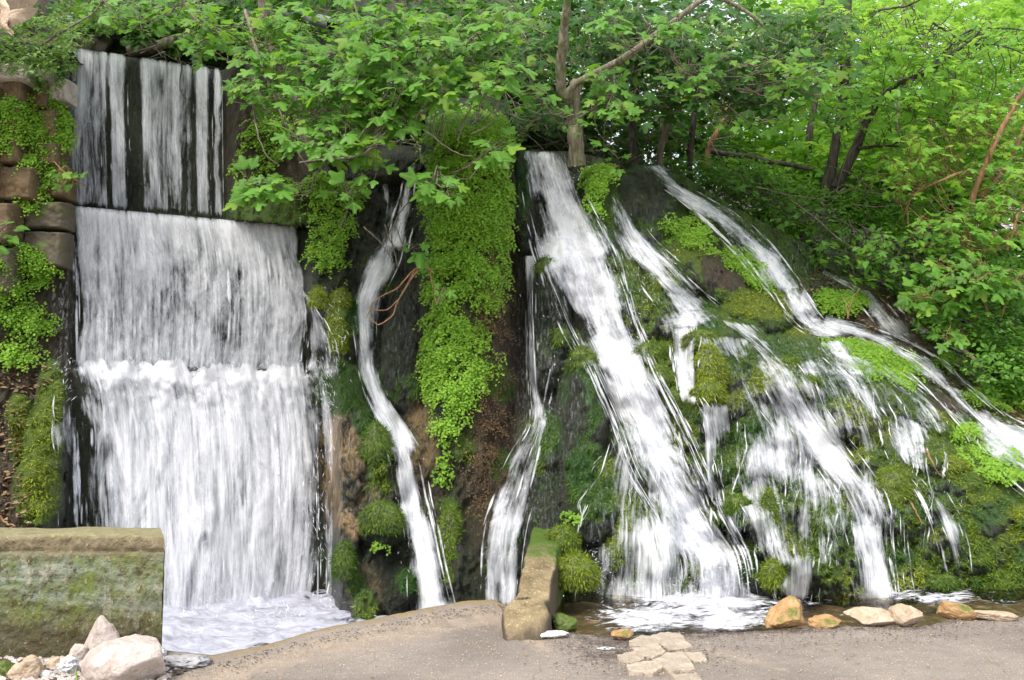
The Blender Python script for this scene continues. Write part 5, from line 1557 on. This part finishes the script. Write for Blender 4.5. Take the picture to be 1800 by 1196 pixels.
# ------------------------------------------------------------------ masonry wall at the left edge
mw = empty('stone_wall', 'old ochre block wall with ferns left of the top weir', 'wall', at(60, 380, 8.8))
for i, (x0, x1, y0, y1, m_, dp) in enumerate([(-4, 50, 112, 142, 'whitestone', .16), (58, 86, 122, 142, 'whitestone', .12), (86, 119, 138, 178, 'whitestone', .10), (-4, 44, 142, 186, 'wallstone', .06), (46, 84, 144, 190, 'wallstone', .05),
                                             (-60, -6, 150, 230, 'wallstone', .06), (-4, 36, 188, 240, 'wallstone', .06), (40, 100, 192, 246, 'wallstone', .04), (-4, 33, 242, 288, 'wallstone', .08), (44, 104, 250, 290, 'wallstone', .07),
                                             (-60, -6, 236, 330, 'wallstone', .06), (-4, 60, 292, 352, 'wallstone', .07), (63, 118, 292, 350, 'wallstone', .05), (-60, 22, 356, 430, 'wallstone', .05), (25, 116, 354, 402, 'mortar', .06), (25, 112, 406, 470, 'mortar', .04), (-60, 22, 434, 520, 'mortar', .05)]):
    Yc = float(depth((x0 + x1) / 2, (y0 + y1) / 2, False)) - dp
    P0, P1 = at(x0, y1, Yc), at(x1, y0, Yc)
    w_, h_ = P1[0] - P0[0], P1[2] - P0[2]
    ng = 22
    gu, gv = np.meshgrid(np.linspace(-1, 1, ng), np.linspace(-1, 1, ng))
    bev = np.clip((1 - np.maximum(np.abs(gu), np.abs(gv))) / .06, 0, 1) ** .5
    wx = .04 * fbm(gv * 1.5 + i * 5, 0, 0, 3, i); wz = .06 * fbm(gu * 1.5 + i * 3, 7, 0, 3, i)
    V = np.stack([(gu * .985 + wx) * w_ / 2, -.10 * bev - .035 * fbm(gu * 1.6 + i * 7, gv * 1.6, i, 4, 3) - .014 * fbm(gu * 7, gv * 7 + i, 0, 3, 4), (gv * .985 + wz) * h_ / 2], -1).reshape(-1, 3)
    rim_ = np.concatenate([np.arange(ng), np.arange(1, ng) * ng + ng - 1, ng * ng - 2 - np.arange(ng - 1), (np.arange(ng - 2, 0, -1)) * ng])
    Vb = V[rim_].copy(); Vb[:, 1] = .16
    n0_ = len(V); nr_ = len(rim_)
    V = np.concatenate([V, Vb])
    F_ = np.concatenate([grid_faces(ng, ng), np.array([[rim_[(k + 1) % nr_], rim_[k], n0_ + k, n0_ + (k + 1) % nr_] for k in range(nr_)])])
    o = bpy.data.objects.new('stone', mesh_np('stone', V, F_, M[m_]))
    C.objects.link(o)
    place(o, mw, tuple((P0 + P1) / 2 + np.array([0, .06, 0])))

# ------------------------------------------------------------------ moss cushions that stand out one by one
def cushion(label, cx, cy, rx, ry, yl, seed, Y=None, deep=.8, tall=0):
    if Y is None:
        Y = float(depth(cx, cy, False)) - .02
    p = at(cx, cy, Y)
    k = Y / F_PX
    D, F_ = ICO[4]
    V = D * np.array([rx * k, min(rx, ry) * k * deep, ry * k])
    V = V * (1 + .20 * fbm(D[:, 0] * 1.6 + seed, D[:, 1] * 1.6, D[:, 2] * 1.6, 3, seed) + .06 * fbm(D[:, 0] * 6, D[:, 1] * 6, D[:, 2] * 6, 2, seed))[:, None]
    V[:, 0] *= 1 + .18 * D[:, 2] * -1
    root = bpy.data.objects.new('moss_cushion', mesh_np('moss_cushion', V, F_, M['mossstone']))
    C.objects.link(root); root.location = p
    tag(root, label, 'moss cushion', 'moss cushions on the falls')
    r_ = np.random.RandomState(seed)
    n = int(2600 * rx * ry / 900) + 500
    i = r_.randint(0, len(V), n); i = i[(D[i, 1] < .35) & (D[i, 2] > -.75)]
    N = D[i]
    P = V[i] + r_.normal(0, .012, (len(i), 3))
    b = blades(P, N, 1, np.clip(np.full(len(i), yl) + r_.normal(0, .15, len(i)), 0, 1), .030, seed=seed)
    o = bpy.data.objects.new('moss_blades', mesh_np('moss_blades', b[0], b[1], M['moss'], False, dict(rnd=b[2], yellow=b[3])))
    C.objects.link(o); o.parent = root; o['kind'] = 'stuff'


for i, q in enumerate([
        ('tall bright yellow moss cushion beside the short chute', 1246, 648, 30, 42, .95, None), ('lower yellow-green moss cushion under the tall bright yellow one', 1243, 692, 30, 24, .75, None),
        ('green moss cap over the yellow cushion, under the splitting cascade', 1232, 598, 34, 18, .35, None),
        ('dark green moss cap on the knob beside the main cascade', 1024, 636, 28, 26, .2, None), ('small round moss cushion above the dark knob', 986, 594, 17, 18, .2, None),
        ('moss tuft on the tall dark rock under the top of the main cascade', 960, 470, 20, 18, .1, None),
        ('domed yellow-green moss mound at the pool edge beside the kerb', 1010, 1006, 40, 32, .65, 7.35), ('moss-covered block at the upper end of the kerb', 990, 950, 28, 26, .45, 7.75),
        ('overhanging moss cushion with dripping roots beside the narrow waterfall', 672, 912, 38, 30, .2, None), ('elongated moss cushion low on the rock beside the basin', 604, 988, 20, 34, .1, None),
        ('smooth green moss cushion left of the bend of the narrow waterfall', 662, 785, 30, 40, .15, None),
        ('small round yellow moss cushion right of the middle weir', 556, 528, 12, 17, .9, None), ('knobbly yellow moss cushion beside the narrow waterfall bend', 598, 528, 18, 20, .8, None), ('column of olive moss below the knobbly yellow cushion', 594, 590, 16, 34, .85, None),
        ('large moss boulder between the broken stream and the low trickles', 1570, 862, 34, 40, .5, None), ('bright moss boulder above the low trickles', 1662, 822, 38, 20, .85, None),
        ('oval moss cushion in the middle of the green slope', 1389, 642, 17, 15, .35, None), ('pair-end moss cushion just below the oval one', 1420, 672, 22, 12, .35, None),
        ('moss cushion at the edge of the main cascade, uppermost of its row', 1140, 622, 30, 20, .3, None), ('moss cushion at the edge of the main cascade, in the middle of its row', 1162, 662, 26, 20, .3, None),
        ('moss cushion at the edge of the main cascade, lowest of its row', 1186, 702, 20, 24, .25, None),
        ('small dark moss cushion sitting in the pool under the low trickles', 1660, 1024, 28, 13, .15, 7.75),
        ('moss cushion above the spray of the main cascade foot', 1298, 890, 26, 18, .2, None), ('moss ridge between the drips and the foot of the main cascade', 1352, 905, 16, 40, .4, None),
        ('yellow-green moss patch on the lowest rock behind the tall orange boulder', 1362, 1010, 24, 26, .5, None),
        ('hanging moss clump at the rim of the basin beside the fern column', 792, 945, 16, 50, .4, None)]):
    cushion(q[0], q[1], q[2], q[3], q[4], q[5], 200 + i, q[6])

# ------------------------------------------------------------------ pipes, logs, dead branches, dry frond
def cyl_thing(name, label, cat, pix, r, mat, inner=None):
    root = empty(name, label, cat, at(*pix[0]))
    p = np.array(pix, float)
    q = resample(at(p[:, 0], p[:, 1], p[:, 2]), 14)
    v, f = tube_np(q, r, 20, .0)
    o = bpy.data.objects.new('tube', mesh_np('tube', v, f[:13 * 20], M[mat])); C.objects.link(o); place(o, root)
    if inner:
        v, f = tube_np(q - (q[-1] - q[0]) * .004, r * .86, 20)
        o = bpy.data.objects.new('bore', mesh_np('bore', v, f, M[inner])); C.objects.link(o); place(o, root)
    return root


cyl_thing('water_pipe', 'dark pipe with an open mouth spouting a jet above the falls', 'pipe', [(500, 22, 11.6), (584, 42, 10.9)], .078, 'pipe', 'black')
cyl_thing('culvert_pipe', 'fat dark pipe lying behind the top weir', 'pipe', [(60, 44, 10.9), (195, 46, 11.3)], .12, 'pipe', 'black')
lg = empty('fallen_log', 'pale grey log lying across behind the top weir', 'log', at(240, 82, 10.9)); limb('trunk', [(225, 90, 10.9), (290, 78, 11.0), (372, 62, 11.2)], .085, .06, M['bark'], lg, seed=71)
lg = empty('fallen_log', 'dead log lying in the brush right of the double-trunked tree', 'log', at(1250, 262, 12)); limb('trunk', [(1250, 265, 12.0), (1330, 280, 11.9), (1430, 298, 11.8)], (.04), .03, M['bark_dark'], lg, seed=72)
lg = empty('fallen_log', 'short thin log at the foot of the shrubs above the last ferns', 'log', at(1672, 595, 10.3)); limb('trunk', [(1668, 592, 10.3), (1700, 622, 10.2), (1728, 648, 10.1)], .028, .022, M['bark'], lg, seed=73)
for i, (pixs, lb, mt) in enumerate([
        ([[(60, 88, 8.8), (110, 55, 8.7), (165, 22, 8.6), (190, -20, 8.6)]], 'bare diagonal branch in front of the herbs by the top weir', 'bark'),
        ([[(312, 90, 9.9), (320, 120, 9.8), (316, 155, 9.75), (332, 178, 9.7)], [(318, 158, 9.75), (322, 165, 9.7), (326, 160, 9.7)]], 'knobbly dead twig dangling in front of the top weir', 'bark_dark'),
        ([[(760, 478, 8.8), (735, 470, 8.7), (700, 505, 8.7), (660, 530, 8.8), (645, 560, 8.8)], [(735, 472, 8.7), (700, 530, 8.7), (690, 555, 8.7), (665, 572, 8.7), (652, 560, 8.7)], [(730, 474, 8.7), (690, 540, 8.8), (655, 545, 8.8)], [(755, 470, 8.8), (762, 510, 8.8), (768, 535, 8.8)]],
         'curling bare orange twigs poking over the narrow waterfall', 'bark_orange'),
        ([[(640, 400, 9.3), (680, 440, 9.1), (690, 462, 9.0)], [(676, 395, 9.0), (690, 430, 9.0), (720, 442, 9.0)]], 'thin twigs crossing the narrow waterfall', 'bark'),
        ([[(1390, 350, 10.9), (1440, 390, 10.7), (1490, 430, 10.6), (1560, 470, 10.5)], [(1330, 330, 11), (1400, 345, 10.9), (1450, 352, 10.8)]], 'long bare stalks arching over the ridge cascade', 'bark'),
        ([[(0, 905, 7.2), (10, 918, 7.2), (30, 926, 7.0)]], 'dry stalk drooping on the end of the concrete wall', 'bark_orange'),
        ([[(1628, 790, 8.3), (1640, 815, 8.2), (1655, 840, 8.2)], [(1602, 885, 8.0), (1618, 915, 7.9), (1624, 925, 7.9)]], 'reddish twigs caught on the mossy boulders', 'bark_orange'),
        ([[(1490, 560, 10.1), (1495, 530, 10.1), (1512, 508, 10.1)], [(1490, 560, 10.1), (1488, 540, 10.1), (1480, 520, 10.1)]], 'two thin stems rising from the fern tuft by the ridge cascade', 'bark_orange')]):
    rt = empty('dead_branch', lb, 'branch', at(*pixs[0][0]), 'bare branches')
    for j, pp in enumerate(pixs):
        limb('twig', pp, .016 if i in (0,) else .009, .005, M[mt], rt, n=18, seed=400 + i * 7 + j)
# dry frond at the top left corner
df = empty('dry_frond', 'hanging dried brown banana leaf in the top corner', 'dry leaf', at(5, 20, 7.4))
for i, (pts, w0) in enumerate([([(-40, 30, 7.3), (10, 8, 7.3), (50, -10, 7.4), (80, -30, 7.4)], .14), ([(-30, 42, 7.25), (10, 30, 7.2), (45, 22, 7.2), (66, 18, 7.3)], .07), ([(-20, -20, 7.3), (6, 10, 7.2), (8, 40, 7.2), (22, 60, 7.2)], .05)]):
    p = np.array(pts, float); q = resample(at(p[:, 0], p[:, 1], p[:, 2]), 20)
    tt = np.linspace(0, 1, 20); ww = w0 * np.sin(np.pi * np.clip(tt * .9 + .08, 0, 1)) ** .6
    sd = np.array([.25, -.3, .9]) if i < 2 else np.array([.9, -.3, .2])
    uu = np.linspace(-1, 1, 9)
    V = q[:, None] + sd[None, None] * (ww[:, None] * uu[None])[..., None] + np.array([0, .25, -.2])[None, None] * (np.abs(uu)[None] * ww[:, None])[..., None] + .012 * fbm(np.arange(20)[:, None] * .6, uu[None] * 2.5, i, 3, 5)[..., None]
    o = bpy.data.objects.new('leaf_strip', mesh_np('leaf_strip', V.reshape(-1, 3), grid_faces(20, 9), M['tanstone'])); C.objects.link(o); place(o, df)
# single shoots
grow('vine', 'small shoot with broad leaves dangling beside the top weir', 'vine', (118, 345, 9.0), [('stem', [(95, 285, 8.9), (110, 300, 8.8), (128, 318, 8.8), (120, 345, 8.8)], .007, .004)], [(110, 310, 16, 20, 8.7, 8.9)], 4, 4, .12, M['fig'], M['bark_orange'], 91, parts=40, protos=[OV, LF[2]], face=.8)
grow('vine', 'big glossy leaves on a shoot at the left edge below the block wall', 'vine', (-10, 420, 8.5), [('stem', [(-30, 430, 8.5), (-5, 400, 8.4), (15, 390, 8.4)], .008, .004)], [(10, 392, 14, 20, 8.3, 8.5)], 3, 4, .17, M['fig'], M['bark'], 92, parts=40, protos=[OV, LF[2]], face=.8)
grow('seedling', 'tiny yellow fig seedling in the fern curtain', 'seedling', (781, 520, 8.7), [('stem', [(783, 530, 8.75), (781, 515, 8.65), (779, 505, 8.6)], .004, .002)], [(780, 504, 4, 4, 8.5, 8.55)], 1, 5, .09, M['lime'], M['bark'], 93, parts=10, face=.8)

# ------------------------------------------------------------------ litter by the rocks
def crumple(name, label, cat, px, py, w, h, d, mat, seed, tilt=0, group='litter on the ground'):
    D, F_ = ICO[5]
    n = np.abs(fbm(D[:, 0] * 2.2 + seed, D[:, 1] * 2.2, D[:, 2] * 2.2, 3, seed))
    V = D * np.array([w / 2, d / 2, h / 2]) * (1 - .7 * n + .1 * fbm(D[:, 0] * 9, D[:, 1] * 9, D[:, 2] * 9, 2, seed))[:, None]
    V[:, 0] += V[:, 2] * tilt
    o = obj(name, mesh_np(name, V, F_, M[mat], True), label=label, cat=cat, group=group)
    p = at_z(px, py, 0); o.location = (p[0], p[1], h * .42)


crumple('plastic_bag', 'crumpled clear plastic bag beside the biggest pale rock', 'plastic bag', 119, 1188, .13, .13, .10, 'plastic', 5)
crumple('plastic_sheet', 'crumpled grey plastic sheet lying between the pale rock and the basin', 'plastic sheet', 322, 1172, .36, .07, .20, 'grey_bag', 8)
crumple('plastic_sheet', 'folded clear plastic tube against the end of the concrete wall', 'plastic sheet', 276, 1160, .12, .09, .08, 'plastic', 9)
crumple('plastic_scrap', 'white plastic scrap on the road between kerb and paving slabs', 'litter', 1066, 1142, .13, .016, .05, 'paper', 10)
crumple('plastic_scrap', 'grey plastic wrapper among the pebbles under the concrete wall', 'litter', 78, 1192, .10, .05, .06, 'plastic', 11)
crumple('plastic_scrap', 'bright blue plastic scrap at the foot of the concrete wall', 'litter', 2, 1172, .04, .03, .03, 'blue', 12)
st_ = empty('straw', 'green drinking straw stuck between bag and biggest rock', 'straw', at_z(133, 1196, 0))
v, f = tube_np(np.array([at_z(136, 1200, 0), at_z(136, 1200, 0) + np.array([-.012, 0, .07])]), .005, 8)
M['straw'] = mat_simple('green_straw', (0.35, 0.62, 0.08), .4)
o = bpy.data.objects.new('tube', mesh_np('tube', v, f, M['straw'])); C.objects.link(o); place(o, st_)

# ------------------------------------------------------------------ spray: drops thrown off the falls
t = NT('water_drops')
M['drops'] = t.done(t.pbr((0.93, 0.94, 0.98), .3, .5))


def spray(label, spots, n, seed, L=.03):
    r_ = np.random.RandomState(seed)
    k = r_.randint(0, len(spots), n)
    B = np.array([s_[:7] for s_ in spots], float)[k]       # px,py,Y, spread px x,y, dir x, dir z
    a = r_.normal(0, 1, (n, 2))
    P = at(B[:, 0] + a[:, 0] * B[:, 3], B[:, 1] + a[:, 1] * B[:, 4], B[:, 2] - np.abs(r_.normal(0, .12, n)))
    d = np.stack([B[:, 5] + r_.normal(0, .35, n), r_.normal(-.2, .3, n), B[:, 6] + r_.normal(0, .35, n)], -1)
    d /= np.linalg.norm(d, axis=1)[:, None]
    ll = L * r_.uniform(.2, 1.6, n); w = .0013 * r_.uniform(.5, 1.6, n)
    sx_ = np.cross(d, [0, 1, 0]); sx_ /= np.linalg.norm(sx_, axis=1)[:, None] + 1e-6
    V = np.stack([P - d * ll[:, None] * .5, P + sx_ * w[:, None], P + d * ll[:, None] * .5, P - sx_ * w[:, None]], 1).reshape(-1, 3)
    obj('spray', mesh_np('spray', V, np.arange(n * 4).reshape(-1, 4), M['drops'], False), kind='stuff', label=label)


spray('drops and spray at the foot of the main cascade', [(1250, 1030, 7.45, 60, 12, .4, .1), (1300, 985, 7.5, 16, 12, .7, .2), (1130, 1030, 7.6, 60, 10, -.4, .4), (1050, 1000, 7.7, 14, 20, -.5, -.2), (1545, 1035, 7.7, 34, 8, .3, .5), (1180, 1060, 7.3, 70, 10, .3, .3)], 500, 1, .03)
spray('drops off the weirs', [(590, 600, 9.6, 10, 30, .5, -.8), (575, 700, 9.4, 12, 50, .5, -.7), (112, 720, 8.9, 10, 50, -.5, -.7), (400, 655, 9.2, 130, 10, .1, .6), (560, 900, 9.0, 16, 90, .2, -.9), (330, 1050, 8.2, 60, 30, .2, .5), (480, 1080, 8.2, 60, 20, .5, -.3), (300, 640, 9.1, 120, 9, 0, .6)], 1000, 2, .05)
spray('drops along the steep cascades', [(1000, 480, 9.2, 40, 60, .4, -.8), (1120, 560, 8.8, 14, 60, .5, -.7), (1010, 640, 8.8, 30, 50, -.2, -.9), (1240, 390, 10.2, 50, 30, .7, -.5), (890, 950, 8.1, 20, 60, -.2, -.9), (1150, 520, 9.3, 40, 40, .6, -.7), (740, 950, 8.6, 20, 70, .1, -1), (1400, 740, 8.8, 60, 90, .4, -.8), (1640, 900, 8.3, 30, 60, .3, -.9), (1000, 300, 9.7, 30, 12, .3, .4)], 450, 3, .035)
print('tris', sum(len(o.data.loop_triangles) if False else sum(len(p.vertices) - 2 for p in o.data.polygons) for o in SC.objects if o.type == 'MESH' and len(o.data.polygons) > 2000))
